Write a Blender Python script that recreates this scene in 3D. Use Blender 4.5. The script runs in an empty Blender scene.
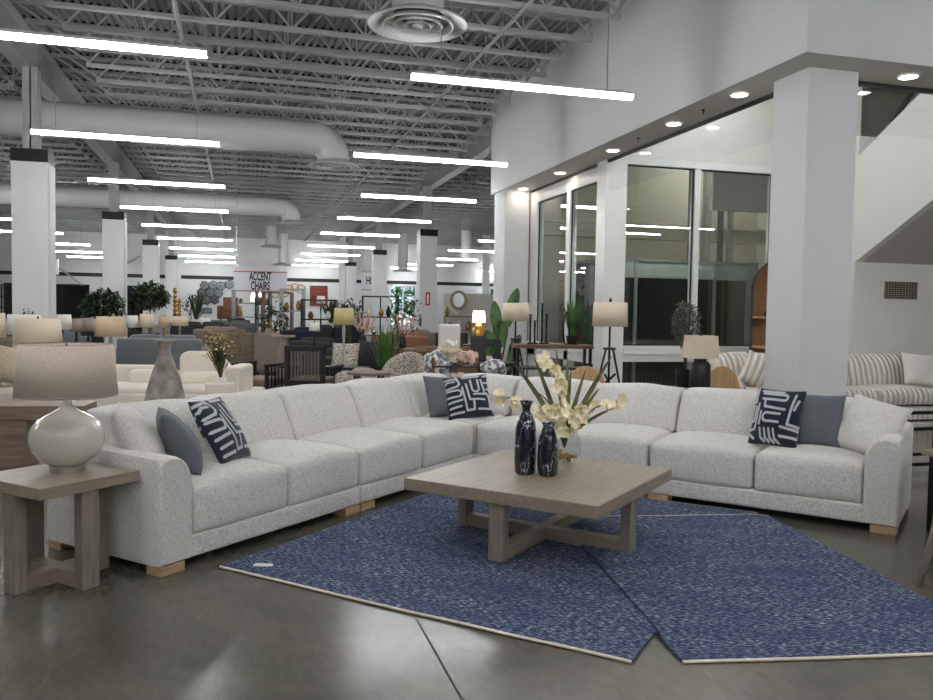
import bpy, bmesh, math, random
from mathutils import Vector, Matrix, noise

random.seed(7)
scene = bpy.context.scene
col = scene.collection
PI = math.pi

# ------------------------------------------------------------------ camera
FPX, YAW, PITCH, ROLL, CAMZ = 811.8, 0.27115, 0.04708, 0.01584, 1.45
fwd = Vector((math.sin(YAW) * math.cos(PITCH), math.cos(YAW) * math.cos(PITCH), -math.sin(PITCH)))
rt = Vector((math.cos(YAW), -math.sin(YAW), 0))
up = rt.cross(fwd)
rt2 = rt * math.cos(ROLL) + up * math.sin(ROLL)
up2 = -rt * math.sin(ROLL) + up * math.cos(ROLL)
camd = bpy.data.cameras.new('camera')
cam = bpy.data.objects.new('camera', camd)
col.objects.link(cam)
m = Matrix.Identity(4)
for i in range(3):
    m[i][0], m[i][1], m[i][2] = rt2[i], up2[i], -fwd[i]
m[2][3] = CAMZ
cam.matrix_world = m
camd.sensor_width = 36
camd.lens = FPX / 933 * 36
camd.clip_start = 0.05
camd.clip_end = 300
scene.camera = cam

# ------------------------------------------------------------------ world, exposure
w = bpy.data.worlds.new('world')
scene.world = w
w.use_nodes = True
nt = w.node_tree
bgn = nt.nodes['Background']
sky = nt.nodes.new('ShaderNodeTexSky')
sky.sky_type = 'HOSEK_WILKIE'
sky.sun_direction = (0.3, -0.5, 0.8)
sky.turbidity = 4
nt.links.new(sky.outputs[0], bgn.inputs[0])
bgn.inputs[1].default_value = 1.6
vs = scene.view_settings
scene.display_settings.display_device = 'sRGB'
vs.view_transform = 'Standard'
vs.look = 'None'
vs.gamma = 1
vs.use_curve_mapping = False
vs.exposure = 2.55
LAMP = 11.0          # emission of the linear lamps
DOWN = 7.0         # emission of the recessed downlights
scene.cycles.max_bounces = 7
scene.cycles.diffuse_bounces = 4
scene.cycles.glossy_bounces = 4
scene.cycles.transparent_max_bounces = 12
scene.cycles.sample_clamp_indirect = 6
scene.cycles.use_denoising = True


def ray(px, py):
    return fwd + rt2 * ((px - 466.5) / FPX) - up2 * ((py - 350) / FPX)


def G(px, py, z=0.0):
    """world XY of a measured image point that lies at height z"""
    r = ray(px, py)
    t = (z - CAMZ) / r.z
    return (r.x * t, r.y * t)


def F(px, py, d):
    """world point of a measured image point at distance d in front of the lens"""
    r = ray(px, py) * d
    return (r.x, r.y, r.z + CAMZ)


# ------------------------------------------------------------------ materials
MATS = {}


def mat(name, rgb, rough=0.6, metal=0.0, var=0.0, vscale=8.0, bump=0.0, bscale=60.0, stretch=(1, 1, 1),
        spec=0.5, emit=0.0, coat=0.0, rgb2=None, contrast=(0.35, 0.65), coord='Object', detail=4.0, sheen=0.0, trans=0.0, ior=1.45):
    if name in MATS:
        return MATS[name]
    mt = bpy.data.materials.new(name)
    mt.use_nodes = True
    n, l = mt.node_tree.nodes, mt.node_tree.links
    b = n['Principled BSDF']
    b.inputs['Base Color'].default_value = (*rgb, 1)
    b.inputs['Roughness'].default_value = rough
    b.inputs['Metallic'].default_value = metal
    b.inputs['Specular IOR Level'].default_value = spec
    b.inputs['Coat Weight'].default_value = coat
    b.inputs['Sheen Weight'].default_value = sheen
    b.inputs['Transmission Weight'].default_value = trans
    b.inputs['IOR'].default_value = ior
    if emit:
        b.inputs['Emission Color'].default_value = (*rgb, 1)
        b.inputs['Emission Strength'].default_value = emit
    if var or rgb2 or bump:
        tc = n.new('ShaderNodeTexCoord')
        mp = n.new('ShaderNodeMapping')
        mp.inputs['Scale'].default_value = stretch
        l.new(tc.outputs[coord], mp.inputs['Vector'])
    if var or rgb2:
        nz = n.new('ShaderNodeTexNoise')
        nz.inputs['Scale'].default_value = vscale
        nz.inputs['Detail'].default_value = detail
        l.new(mp.outputs[0], nz.inputs['Vector'])
        cr = n.new('ShaderNodeValToRGB')
        a = tuple(max(0, c * (1 - var)) for c in rgb)
        c2 = rgb2 if rgb2 else tuple(min(1, c * (1 + var)) for c in rgb)
        if rgb2:
            a = rgb
        cr.color_ramp.elements[0].position = contrast[0]
        cr.color_ramp.elements[1].position = contrast[1]
        cr.color_ramp.elements[0].color = (*a, 1)
        cr.color_ramp.elements[1].color = (*c2, 1)
        l.new(nz.outputs['Fac'], cr.inputs[0])
        l.new(cr.outputs[0], b.inputs['Base Color'])
    if bump:
        nb = n.new('ShaderNodeTexNoise')
        nb.inputs['Scale'].default_value = bscale
        nb.inputs['Detail'].default_value = 3
        l.new(mp.outputs[0], nb.inputs['Vector'])
        bp = n.new('ShaderNodeBump')
        bp.inputs['Strength'].default_value = bump
        bp.inputs['Distance'].default_value = 0.01
        l.new(nb.outputs['Fac'], bp.inputs['Height'])
        l.new(bp.outputs[0], b.inputs['Normal'])
    MATS[name] = mt
    return mt


def s(r, g, b):
    """sRGB 0..255 to linear"""
    return tuple(((c / 255) / 12.92 if c / 255 <= 0.04045 else (((c / 255) + 0.055) / 1.055) ** 2.4) for c in (r, g, b))


def glass_mat(name, tint=(0.92, 0.96, 0.95), refl=1.0, ior=1.5):
    """thin pane: clear transmission with a Fresnel mirror on top"""
    mt = bpy.data.materials.new(name)
    mt.use_nodes = True
    n, l = mt.node_tree.nodes, mt.node_tree.links
    n.remove(n['Principled BSDF'])
    out = n['Material Output']
    tr = n.new('ShaderNodeBsdfTransparent')
    tr.inputs[0].default_value = (*tint, 1)
    gl = n.new('ShaderNodeBsdfGlossy')
    gl.inputs['Roughness'].default_value = 0.0
    gl.inputs[0].default_value = (refl, refl, refl, 1)
    fr = n.new('ShaderNodeFresnel')
    fr.inputs[0].default_value = ior
    mx = n.new('ShaderNodeMixShader')
    ge = n.new('ShaderNodeNewGeometry')
    inv = n.new('ShaderNodeMath'); inv.operation = 'SUBTRACT'
    inv.inputs[0].default_value = 1.0
    l.new(ge.outputs['Backfacing'], inv.inputs[1])
    ml = n.new('ShaderNodeMath'); ml.operation = 'MULTIPLY'
    l.new(inv.outputs[0], ml.inputs[0])
    l.new(fr.outputs[0], ml.inputs[1])
    l.new(ml.outputs[0], mx.inputs[0])
    l.new(tr.outputs[0], mx.inputs[1])
    l.new(gl.outputs[0], mx.inputs[2])
    l.new(mx.outputs[0], out.inputs[0])
    MATS[name] = mt
    return mt


def tweed(name, c1, c2, scale=1.0, bump=0.35):
    """woven upholstery: crossed stretched noises"""
    mt = bpy.data.materials.new(name)
    mt.use_nodes = True
    n, l = mt.node_tree.nodes, mt.node_tree.links
    b = n['Principled BSDF']
    b.inputs['Roughness'].default_value = 0.95
    b.inputs['Specular IOR Level'].default_value = 0.15
    b.inputs['Sheen Weight'].default_value = 0.15
    tc = n.new('ShaderNodeTexCoord')
    vals = []
    for st in ((300, 300, 40), (40, 300, 300), (300, 40, 300)):
        mp = n.new('ShaderNodeMapping')
        mp.inputs['Scale'].default_value = [q * scale for q in st]
        l.new(tc.outputs['Object'], mp.inputs['Vector'])
        nz = n.new('ShaderNodeTexNoise')
        nz.inputs['Scale'].default_value = 1
        nz.inputs['Detail'].default_value = 2
        l.new(mp.outputs[0], nz.inputs['Vector'])
        vals.append(nz.outputs['Fac'])
    ad = n.new('ShaderNodeMath'); ad.operation = 'ADD'
    l.new(vals[0], ad.inputs[0]); l.new(vals[1], ad.inputs[1])
    ad2 = n.new('ShaderNodeMath'); ad2.operation = 'ADD'
    l.new(ad.outputs[0], ad2.inputs[0]); l.new(vals[2], ad2.inputs[1])
    dv = n.new('ShaderNodeMath'); dv.operation = 'MULTIPLY'
    dv.inputs[1].default_value = 0.3333
    l.new(ad2.outputs[0], dv.inputs[0])
    cr = n.new('ShaderNodeValToRGB')
    cr.color_ramp.elements[0].position = 0.36
    cr.color_ramp.elements[1].position = 0.62
    cr.color_ramp.elements[0].color = (*c1, 1)
    cr.color_ramp.elements[1].color = (*c2, 1)
    l.new(dv.outputs[0], cr.inputs[0])
    l.new(cr.outputs[0], b.inputs['Base Color'])
    bp = n.new('ShaderNodeBump')
    bp.inputs['Strength'].default_value = bump
    bp.inputs['Distance'].default_value = 0.004
    l.new(dv.outputs[0], bp.inputs['Height'])
    # broad soft creases
    nz = n.new('ShaderNodeTexNoise')
    nz.inputs['Scale'].default_value = 5
    nz.inputs['Detail'].default_value = 2
    l.new(tc.outputs['Object'], nz.inputs['Vector'])
    b2 = n.new('ShaderNodeBump')
    b2.inputs['Strength'].default_value = 0.25
    b2.inputs['Distance'].default_value = 0.04
    l.new(nz.outputs['Fac'], b2.inputs['Height'])
    l.new(bp.outputs[0], b2.inputs['Normal'])
    l.new(b2.outputs[0], b.inputs['Normal'])
    MATS[name] = mt
    return mt


def wood(name, c1, c2, rough=0.5, axis=0, scale=1.0, coat=0.0):
    st = [14.0, 14.0, 14.0]
    st[axis] = 1.3
    return mat(name, c1, rough, rgb2=c2, vscale=3.2 * scale, stretch=tuple(st), detail=8, contrast=(0.3, 0.7), bump=0.12,
               bscale=6, coat=coat)


def concrete():
    mt = bpy.data.materials.new('polished_concrete')
    mt.use_nodes = True
    n, l = mt.node_tree.nodes, mt.node_tree.links
    b = n['Principled BSDF']
    tc = n.new('ShaderNodeTexCoord')

    def nz(sc, det, rg=0.55, st=(1, 1, 1), rot=0.0, dist=0.0):
        mp = n.new('ShaderNodeMapping')
        mp.inputs['Scale'].default_value = st
        mp.inputs['Rotation'].default_value = (0, 0, rot)
        l.new(tc.outputs['Object'], mp.inputs['Vector'])
        q = n.new('ShaderNodeTexNoise')
        q.inputs['Scale'].default_value = sc
        q.inputs['Detail'].default_value = det
        q.inputs['Roughness'].default_value = rg
        q.inputs['Distortion'].default_value = dist
        l.new(mp.outputs[0], q.inputs['Vector'])
        return q.outputs['Fac']

    def ramp(src, p0, c0, p1, c1):
        cr = n.new('ShaderNodeValToRGB')
        cr.color_ramp.elements[0].position = p0
        cr.color_ramp.elements[1].position = p1
        cr.color_ramp.elements[0].color = (*c0, 1)
        cr.color_ramp.elements[1].color = (*c1, 1)
        l.new(src, cr.inputs[0])
        return cr.outputs[0]

    def mix(a_, b_, mode, fac=1.0):
        mx = n.new('ShaderNodeMix')
        mx.data_type = 'RGBA'
        mx.blend_type = mode
        if isinstance(fac, float):
            mx.inputs['Factor'].default_value = fac
        else:
            l.new(fac, mx.inputs['Factor'])
        l.new(a_, mx.inputs['A'])
        l.new(b_, mx.inputs['B'])
        return mx.outputs['Result']
    base = ramp(nz(0.8, 6, 0.6, dist=0.6), 0.28, s(76, 73, 68), 0.75, s(128, 122, 112))
    hue = ramp(nz(1.7, 5, 0.6, dist=0.4), 0.35, (0.86, 0.92, 0.84), 0.65, (1.0, 0.92, 0.88))
    c = mix(base, hue, 'MULTIPLY')
    fine = ramp(nz(26, 6, 0.7, st=(1, 0.35, 1), rot=0.7), 0.3, (0.74, 0.74, 0.74), 0.72, (1.0, 1.0, 1.0))
    c = mix(c, fine, 'MULTIPLY')
    scr = ramp(nz(9, 2, 0.4, st=(9, 0.5, 1), rot=1.1, dist=0.5), 0.62, (0, 0, 0), 0.80, (0.022, 0.022, 0.021))
    c = mix(c, scr, 'ADD')
    l.new(c, b.inputs['Base Color'])
    mr = n.new('ShaderNodeMapRange')
    mr.inputs['From Min'].default_value = 0.25
    mr.inputs['From Max'].default_value = 0.75
    mr.inputs['To Min'].default_value = 0.18
    mr.inputs['To Max'].default_value = 0.24
    l.new(nz(1.5, 4, 0.5), mr.inputs['Value'])
    l.new(mr.outputs[0], b.inputs['Roughness'])
    b.inputs['Specular IOR Level'].default_value = 0.55
    return mt


def rug_mat():
    mt = bpy.data.materials.new('navy_rug')
    mt.use_nodes = True
    n, l = mt.node_tree.nodes, mt.node_tree.links
    b = n['Principled BSDF']
    b.inputs['Roughness'].default_value = 1
    b.inputs['Specular IOR Level'].default_value = 0.05
    tc = n.new('ShaderNodeTexCoord')

    def nz(st, det=2):
        mp = n.new('ShaderNodeMapping')
        mp.inputs['Scale'].default_value = st
        l.new(tc.outputs['Object'], mp.inputs['Vector'])
        q = n.new('ShaderNodeTexNoise')
        q.inputs['Scale'].default_value = 1
        q.inputs['Detail'].default_value = det
        l.new(mp.outputs[0], q.inputs['Vector'])
        return q.outputs['Fac']
    base = n.new('ShaderNodeValToRGB')
    e = base.color_ramp.elements
    e[0].position, e[1].position = 0.36, 0.62
    e[0].color = (*s(38, 48, 74), 1)
    e[1].color = (*s(80, 96, 130), 1)
    l.new(nz((20, 170, 1), 3), base.inputs[0])
    fl = n.new('ShaderNodeValToRGB')
    e = fl.color_ramp.elements
    e[0].position, e[1].position = 0.56, 0.63
    e[0].color, e[1].color = (0, 0, 0, 1), (1, 1, 1, 1)
    l.new(nz((30, 210, 1), 2), fl.inputs[0])
    big = n.new('ShaderNodeMapRange')
    big.inputs['From Min'].default_value = 0.35
    big.inputs['From Max'].default_value = 0.65
    big.inputs['To Min'].default_value = 0.35
    big.inputs['To Max'].default_value = 1.0
    l.new(nz((1.6, 7, 1), 3), big.inputs['Value'])
    mu = n.new('ShaderNodeMath'); mu.operation = 'MULTIPLY'
    l.new(fl.outputs[0], mu.inputs[0]); l.new(big.outputs[0], mu.inputs[1])
    mx = n.new('ShaderNodeMix'); mx.data_type = 'RGBA'
    l.new(mu.outputs[0], mx.inputs['Factor'])
    l.new(base.outputs[0], mx.inputs['A'])
    mx.inputs['B'].default_value = (*s(214, 212, 210), 1)
    l.new(mx.outputs['Result'], b.inputs['Base Color'])
    bp = n.new('ShaderNodeBump')
    bp.inputs['Strength'].default_value = 0.8
    bp.inputs['Distance'].default_value = 0.012
    l.new(nz((30, 130, 1), 3), bp.inputs['Height'])
    l.new(bp.outputs[0], b.inputs['Normal'])
    return mt


def attr_mat(name, c0, c1, rough=0.9, sheen=0.2, coat=0.0):
    """two colours woven after a per-vertex pattern value"""
    mt = bpy.data.materials.new(name)
    mt.use_nodes = True
    n, l = mt.node_tree.nodes, mt.node_tree.links
    b = n['Principled BSDF']
    b.inputs['Roughness'].default_value = rough
    b.inputs['Sheen Weight'].default_value = sheen
    b.inputs['Coat Weight'].default_value = coat
    at = n.new('ShaderNodeAttribute')
    at.attribute_name = 'pattern'
    cr = n.new('ShaderNodeValToRGB')
    cr.color_ramp.elements[0].position = 0.42
    cr.color_ramp.elements[1].position = 0.58
    cr.color_ramp.elements[0].color = (*c0, 1)
    cr.color_ramp.elements[1].color = (*c1, 1)
    l.new(at.outputs['Fac'], cr.inputs[0])
    l.new(cr.outputs[0], b.inputs['Base Color'])
    bp = n.new('ShaderNodeBump')
    bp.inputs['Distance'].default_value = 0.01
    bp.inputs['Strength'].default_value = 0.6
    l.new(at.outputs['Fac'], bp.inputs['Height'])
    l.new(bp.outputs[0], b.inputs['Normal'])
    MATS[name] = mt
    return mt


# ------------------------------------------------------------------ mesh builder
class MB:
    def __init__(self):
        self.v, self.f, self.pat = [], [], None

    def add(self, vs_, fs_, M=None):
        o = len(self.v)
        for p in vs_:
            p = Vector(p)
            self.v.append(M @ p if M else p)
        self.f += [tuple(i + o for i in q) for q in fs_]
        return self

    def box(self, x0, x1, y0, y1, z0, z1, M=None):
        vs_ = [(x, y, z) for z in (z0, z1) for y in (y0, y1) for x in (x0, x1)]
        return self.add(vs_, [(0, 2, 3, 1), (4, 5, 7, 6), (0, 1, 5, 4), (2, 6, 7, 3), (0, 4, 6, 2), (1, 3, 7, 5)], M)

    def bar(self, p, q, wd, ht=None, upv=(0, 0, 1)):
        p, q = Vector(p), Vector(q)
        ht = ht or wd
        d = (q - p)
        L = d.length
        d.normalize()
        u = Vector(upv)
        if abs(d.dot(u)) > 0.98:
            u = Vector((1, 0, 0))
        x = d.cross(u).normalized()
        z = x.cross(d)
        M = Matrix([[x[i], d[i], z[i], p[i]] for i in range(3)] + [[0, 0, 0, 1]])
        return self.box(-wd / 2, wd / 2, 0, L, -ht / 2, ht / 2, M)

    def tube(self, pts, r, n=8, caps=True):
        pts = [Vector(p) for p in pts]
        rs = r if isinstance(r, (list, tuple)) else [r] * len(pts)
        rings = []
        prevx = None
        for i, p in enumerate(pts):
            d = (pts[min(i + 1, len(pts) - 1)] - pts[max(i - 1, 0)]).normalized()
            if prevx is None:
                a = Vector((0, 0, 1)) if abs(d.z) < 0.9 else Vector((1, 0, 0))
                x = d.cross(a).normalized()
            else:
                x = (prevx - d * prevx.dot(d)).normalized()
            prevx = x
            y = d.cross(x)
            rings.append([p + x * rs[i] * math.cos(2 * PI * k / n) + y * rs[i] * math.sin(2 * PI * k / n) for k in range(n)])
        o = len(self.v)
        for rg in rings:
            self.v += rg
        for i in range(len(rings) - 1):
            for k in range(n):
                a, b = o + i * n + k, o + i * n + (k + 1) % n
                self.f.append((a, b, b + n, a + n))
        if caps:
            self.f.append(tuple(o + k for k in range(n))[::-1])
            self.f.append(tuple(o + (len(rings) - 1) * n + k for k in range(n)))
        return self

    def lathe(self, prof, n=32, c=(0, 0, 0), close=True, sx=1.0, sy=1.0):
        o = len(self.v)
        for r, z in prof:
            for k in range(n):
                a = 2 * PI * k / n
                self.v.append(Vector((c[0] + r * sx * math.cos(a), c[1] + r * sy * math.sin(a), c[2] + z)))
        for i in range(len(prof) - 1):
            for k in range(n):
                a, b = o + i * n + k, o + i * n + (k + 1) % n
                self.f.append((a, b, b + n, a + n))
        if close:
            self.f.append(tuple(o + k for k in range(n))[::-1])
            self.f.append(tuple(o + (len(prof) - 1) * n + k for k in range(n)))
        return self

    def soft(self, x0, x1, y0, y1, z0, z1, r=0.04, puff=0.0, puffy=0.0, puffx=0.0, n=8, wob=0.0, seed=0, M=None, fn=None):
        """rounded, slightly inflated box"""
        c = Vector(((x0 + x1) / 2, (y0 + y1) / 2, (z0 + z1) / 2))
        h = Vector(((x1 - x0) / 2, (y1 - y0) / 2, (z1 - z0) / 2))
        r = min(r, min(h) * 0.98)

        def ticks(H):
            inner = H - r
            t = [-H, -H + r * 0.3, -H + r * 0.65]
            k = max(2, n)
            t += [-inner + 2 * inner * i / k for i in range(k + 1)]
            t += [H - r * 0.65, H - r * 0.3, H]
            return t
        T = [ticks(h[i]) for i in range(3)]
        idx = {}
        o = len(self.v)
        vs_ = []

        def vert(p):
            key = (round(p[0], 5), round(p[1], 5), round(p[2], 5))
            if key in idx:
                return idx[key]
            q = Vector([max(-(h[i] - r), min(h[i] - r, p[i])) for i in range(3)])
            d = Vector(p) - q
            P = q + d.normalized() * r if d.length > 1e-7 else Vector(p)
            ux, uy, uz = P.x / h.x, P.y / h.y, P.z / h.z
            k = lambda a, b_: max(0, 1 - a * a) * max(0, 1 - b_ * b_)
            P = P + Vector((puffx * k(uy, uz) * (1 if ux > 0 else -1) * min(1, abs(ux) * 1.2),
                            puffy * k(ux, uz) * (1 if uy > 0 else -1) * min(1, abs(uy) * 1.2),
                            puff * (k(ux, uy) ** 0.7) * (1 if uz > 0 else -0.2) * min(1, abs(uz) * 1.2)))
            if wob:
                P = P + noise.noise_vector((P + c) * 4 + Vector((seed, seed, 0))) * wob
            P = P + c
            if fn:
                P = fn(P)
            idx[key] = len(vs_)
            vs_.append(P)
            return idx[key]
        fs_ = []
        for ax in range(3):
            a, b = (ax + 1) % 3, (ax + 2) % 3
            for sg in (-1, 1):
                for i in range(len(T[a]) - 1):
                    for j in range(len(T[b]) - 1):
                        q = []
                        for (ii, jj) in ((i, j), (i + 1, j), (i + 1, j + 1), (i, j + 1)):
                            p = [0, 0, 0]
                            p[ax] = sg * h[ax]
                            p[a] = T[a][ii]
                            p[b] = T[b][jj]
                            q.append(vert(p))
                        fs_.append(tuple(q) if sg > 0 else tuple(q[::-1]))
        return self.add(vs_, fs_, M)

    def prism(self, prof, a0, a1, axis='x', M=None):
        """extrude a closed 2-D profile; axis x: profile in (y,z); axis y: profile in (x,z); axis z: (x,y)"""
        def P(p, a):
            return {'x': (a, p[0], p[1]), 'y': (p[0], a, p[1]), 'z': (p[0], p[1], a)}[axis]
        n = len(prof)
        vs_ = [P(p, a0) for p in prof] + [P(p, a1) for p in prof]
        fs_ = [(i, (i + 1) % n, n + (i + 1) % n, n + i) for i in range(n)]
        fs_ += [tuple(range(n))[::-1], tuple(range(n, 2 * n))]
        return self.add(vs_, fs_, M)

    def leaf(self, base, d, L, wd, droop=0.3, fold=0.0, n=4, side=None):
        d = Vector(d).normalized()
        sd = Vector(side) if side else d.cross(Vector((0, 0, 1)))
        if sd.length < 1e-3:
            sd = Vector((1, 0, 0))
        sd.normalize()
        o = len(self.v)
        base = Vector(base)
        for i in range(n + 1):
            t = i / n
            p = base + d * L * t - Vector((0, 0, droop * L * t * t))
            ww = wd * math.sin(PI * min(1, t * 0.92 + 0.08)) ** 0.7 * 0.5
            if i == n:
                ww = 0.001
            self.v += [p - sd * ww + Vector((0, 0, fold * ww)), p, p + sd * ww + Vector((0, 0, fold * ww))]
        for i in range(n):
            a = o + i * 3
            self.f += [(a, a + 1, a + 4, a + 3), (a + 1, a + 2, a + 5, a + 4)]
        return self


def build(name, mb, material, parent=None, smooth=False, bevel=0.0, solid=0.0, kind=None):
    me = bpy.data.meshes.new(name)
    me.from_pydata([tuple(p) for p in mb.v], [], mb.f)
    bm = bmesh.new()
    bm.from_mesh(me)
    bmesh.ops.recalc_face_normals(bm, faces=bm.faces)
    bm.to_mesh(me)
    bm.free()
    if mb.pat is not None:
        at = me.attributes.new('pattern', 'FLOAT', 'POINT')
        at.data.foreach_set('value', mb.pat)
    me.materials.append(material)
    if smooth:
        me.polygons.foreach_set('use_smooth', [True] * len(me.polygons))
        if smooth == 'auto':
            me.set_sharp_from_angle(angle=math.radians(38))
    me.update()
    o = bpy.data.objects.new(name, me)
    col.objects.link(o)
    if parent:
        o.parent = parent
    if bevel:
        b = o.modifiers.new('bevel', 'BEVEL')
        b.width = bevel
        b.segments = 2
        b.limit_method = 'ANGLE'
    if solid:
        q = o.modifiers.new('solid', 'SOLIDIFY')
        q.thickness = solid
        q.offset = 0
    if kind:
        o['kind'] = kind
    return o


def tag(o, label, cat, group=None, kind=None):
    if label:
        o['label'] = label
    o['category'] = cat
    if group:
        o['group'] = group
    if kind:
        o['kind'] = kind
    return o


def thing(name, label, cat, loc=(0, 0, 0), rz=0.0, group=None):
    o = bpy.data.objects.new(name, None)
    o.empty_display_size = 0.1
    col.objects.link(o)
    o.location = loc if len(loc) == 3 else (loc[0], loc[1], 0)
    o.rotation_euler = (0, 0, rz)
    return tag(o, label, cat, group)


def struct(name, mb, material, **k):
    return build(name, mb, material, kind='structure', **k)


def kids(o):
    return [c for c in KID.get(o.name, [])]


def dup(root, loc, rz=None, label=None, group=None, scale=None):
    r = root.copy()
    col.objects.link(r)
    r.location = loc
    if rz is not None:
        r.rotation_euler = (0, 0, rz)
    if scale:
        r.scale = (scale,) * 3 if not isinstance(scale, tuple) else scale
    if label:
        r['label'] = label
    if group:
        r['group'] = group
    for ch in root.children:
        c = ch.copy()
        col.objects.link(c)
        c.parent = r
        for g in ch.children:
            d = g.copy()
            col.objects.link(d)
            d.parent = c
    return r


# ------------------------------------------------------------------ material library
WALLW = mat('white_paint', s(212, 212, 212), 0.7, var=0.015, vscale=2, bump=0.05, bscale=90)
WARMW = mat('warm_white_paint', s(216, 214, 208), 0.7, var=0.015, vscale=2, bump=0.05, bscale=90)
DECK = mat('painted_deck', s(122, 122, 122), 0.6, var=0.04, vscale=1.5)
JOIST = mat('painted_steel', s(160, 160, 160), 0.5, var=0.03, vscale=3)
DUCT = mat('duct_metal', s(202, 202, 202), 0.45, metal=0.0, bump=0.3, bscale=1.2, stretch=(18, 0.2, 0.2))
BLACKP = mat('black_paint', s(20, 20, 22), 0.5, var=0.1, vscale=5)
BLACKM = mat('black_metal', s(28, 28, 29), 0.35, metal=0.3, var=0.1, vscale=9)
BLACKW = mat('black_wood', s(30, 28, 27), 0.45, var=0.2, vscale=10)
DARK = mat('flute_plate_black', s(14, 14, 15), 0.9, var=0.1, vscale=3)
LIGHT = mat('lamp_diffuser', (0.965, 0.985, 1.0), 0.5, emit=LAMP)
DLIGHT = mat('downlight_lens', (1.0, 0.9, 0.78), 0.5, emit=DOWN)
HOUS = mat('lamp_housing', s(205, 205, 205), 0.4, var=0.02, vscale=4)
SOFA = tweed('sofa_tweed', s(166, 162, 158), s(241, 237, 233))
SOFA2 = tweed('pillow_tweed', s(174, 169, 164), s(243, 239, 233), 1.3)
SLATE = tweed('slate_linen', s(80, 84, 90), s(114, 117, 123), 1.6, 0.2)
NAVYP = attr_mat('navy_chenille', s(24, 28, 46), s(186, 188, 192))
GREIGE = wood('greige_oak', s(136, 123, 106), s(158, 145, 127), 0.42)
GREIGEY = wood('greige_oak_cross', s(136, 123, 106), s(158, 145, 127), 0.42, axis=1)
GREIGEZ = wood('greige_oak_upright', s(122, 112, 99), s(150, 139, 124), 0.45, axis=2)
FOOTW = wood('pale_oak_foot', s(168, 138, 104), s(196, 168, 134), 0.5)
TANW = wood('tan_wood', s(176, 140, 98), s(204, 170, 126), 0.5, axis=2)
BROWNW = wood('brown_wood', s(84, 60, 44), s(120, 88, 64), 0.45)
DARKW = wood('dark_walnut', s(44, 34, 28), s(70, 54, 44), 0.45)
SHADE = tweed('linen_shade', s(176, 159, 144), s(212, 196, 180), 1.2, 0.2)
CREAMSH = mat('cream_shade', s(224, 208, 184), 0.8, var=0.04, vscale=60, emit=0)
WHITESH = mat('white_shade', s(228, 224, 216), 0.8, var=0.03, vscale=60)
TANSH = mat('tan_shade', s(206, 182, 150), 0.8, var=0.05, vscale=60)
TAUPESH = mat('taupe_shade', s(158, 142, 130), 0.8, var=0.06, vscale=60)
CERAM = mat('celadon_ceramic', s(208, 204, 192), 0.08, coat=0.6, var=0.03, vscale=6)
CHROME = mat('brushed_chrome', s(200, 196, 190), 0.2, metal=1.0, var=0.05, vscale=20)
CREAM = mat('cream_boucle', s(226, 216, 202), 0.95, var=0.05, vscale=40, bump=0.4, bscale=120, sheen=0.2)
GREYF = mat('grey_velvet', s(104, 110, 112), 0.9, var=0.08, vscale=20, sheen=0.4)
CHARF = mat('charcoal_fabric', s(48, 48, 50), 0.9, var=0.15, vscale=30, bump=0.3)
NAVYF = mat('navy_fabric', s(24, 30, 48), 0.9, var=0.15, vscale=30)
BROWNL = mat('brown_leather', s(118, 76, 50), 0.45, var=0.15, vscale=12, bump=0.2)
TAUPEF = mat('taupe_fabric', s(134, 120, 108), 0.9, var=0.1, vscale=25, bump=0.3)
BEIGEF = mat('beige_fabric', s(190, 172, 148), 0.95, var=0.1, vscale=25, bump=0.3)
PINKF = mat('blush_fabric', s(206, 174, 156), 0.95, var=0.12, vscale=16, bump=0.5)
GREYTH = mat('grey_white_throw', s(110, 110, 112), 0.95, rgb2=s(222, 222, 222), vscale=16, contrast=(0.45, 0.55), bump=0.5)
SPECK = mat('speckled_weave', s(96, 88, 78), 0.95, rgb2=s(214, 206, 192), vscale=70, contrast=(0.44, 0.56), bump=0.4)
STONE = mat('mottled_stone', s(122, 114, 106), 0.85, rgb2=s(176, 167, 157), vscale=9, detail=8, bump=0.5, bscale=30)
LEAFD = mat('dark_leaf', s(34, 48, 32), 0.5, rgb2=s(62, 80, 50), vscale=6)
LEAFG = mat('green_leaf', s(52, 82, 40), 0.45, rgb2=s(92, 126, 66), vscale=5)
LEAFO = mat('olive_leaf', s(70, 76, 44), 0.5, rgb2=s(120, 118, 76), vscale=6)
PETAL = mat('cream_petal', s(236, 218, 170), 0.7, rgb2=s(246, 238, 210), vscale=14)
PETALB = mat('dried_blossom', s(182, 150, 104), 0.8, rgb2=s(222, 196, 160), vscale=14)
PAMPAS = mat('blush_pampas', s(210, 166, 148), 0.95, rgb2=s(228, 196, 180), vscale=10)
STEM = mat('stem_brown', s(82, 74, 46), 0.7, var=0.2, vscale=12)
NAVYV = mat('navy_marbled_glaze', s(9, 14, 30), 0.06, coat=1.0, rgb2=s(20, 30, 58), vscale=9)
GOLD = mat('aged_gold', s(186, 146, 78), 0.3, metal=0.9, var=0.15, vscale=8)
MIRROR = mat('mirror_glass', (0.85, 0.87, 0.88), 0.02, metal=1.0, var=0.01, vscale=3)
HEXM = mat('smoked_mirror', (0.05, 0.052, 0.055), 0.2, metal=1.0, var=0.2, vscale=6)
ALU = mat('white_aluminium', s(226, 225, 222), 0.35, var=0.015, vscale=5)
STEEL = mat('brushed_steel', s(150, 152, 150), 0.35, metal=0.8, var=0.1, vscale=12)
SHAFTW = mat('shaft_wall', s(206, 198, 176), 0.8, var=0.06, vscale=1.6)
PAPER = mat('white_paper', s(236, 236, 234), 0.7, var=0.01, vscale=5)
POTW = mat('white_pot', s(220, 216, 208), 0.6, var=0.05, vscale=10)
POTB = mat('black_pot', s(26, 26, 28), 0.5, var=0.15, vscale=8)
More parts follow.
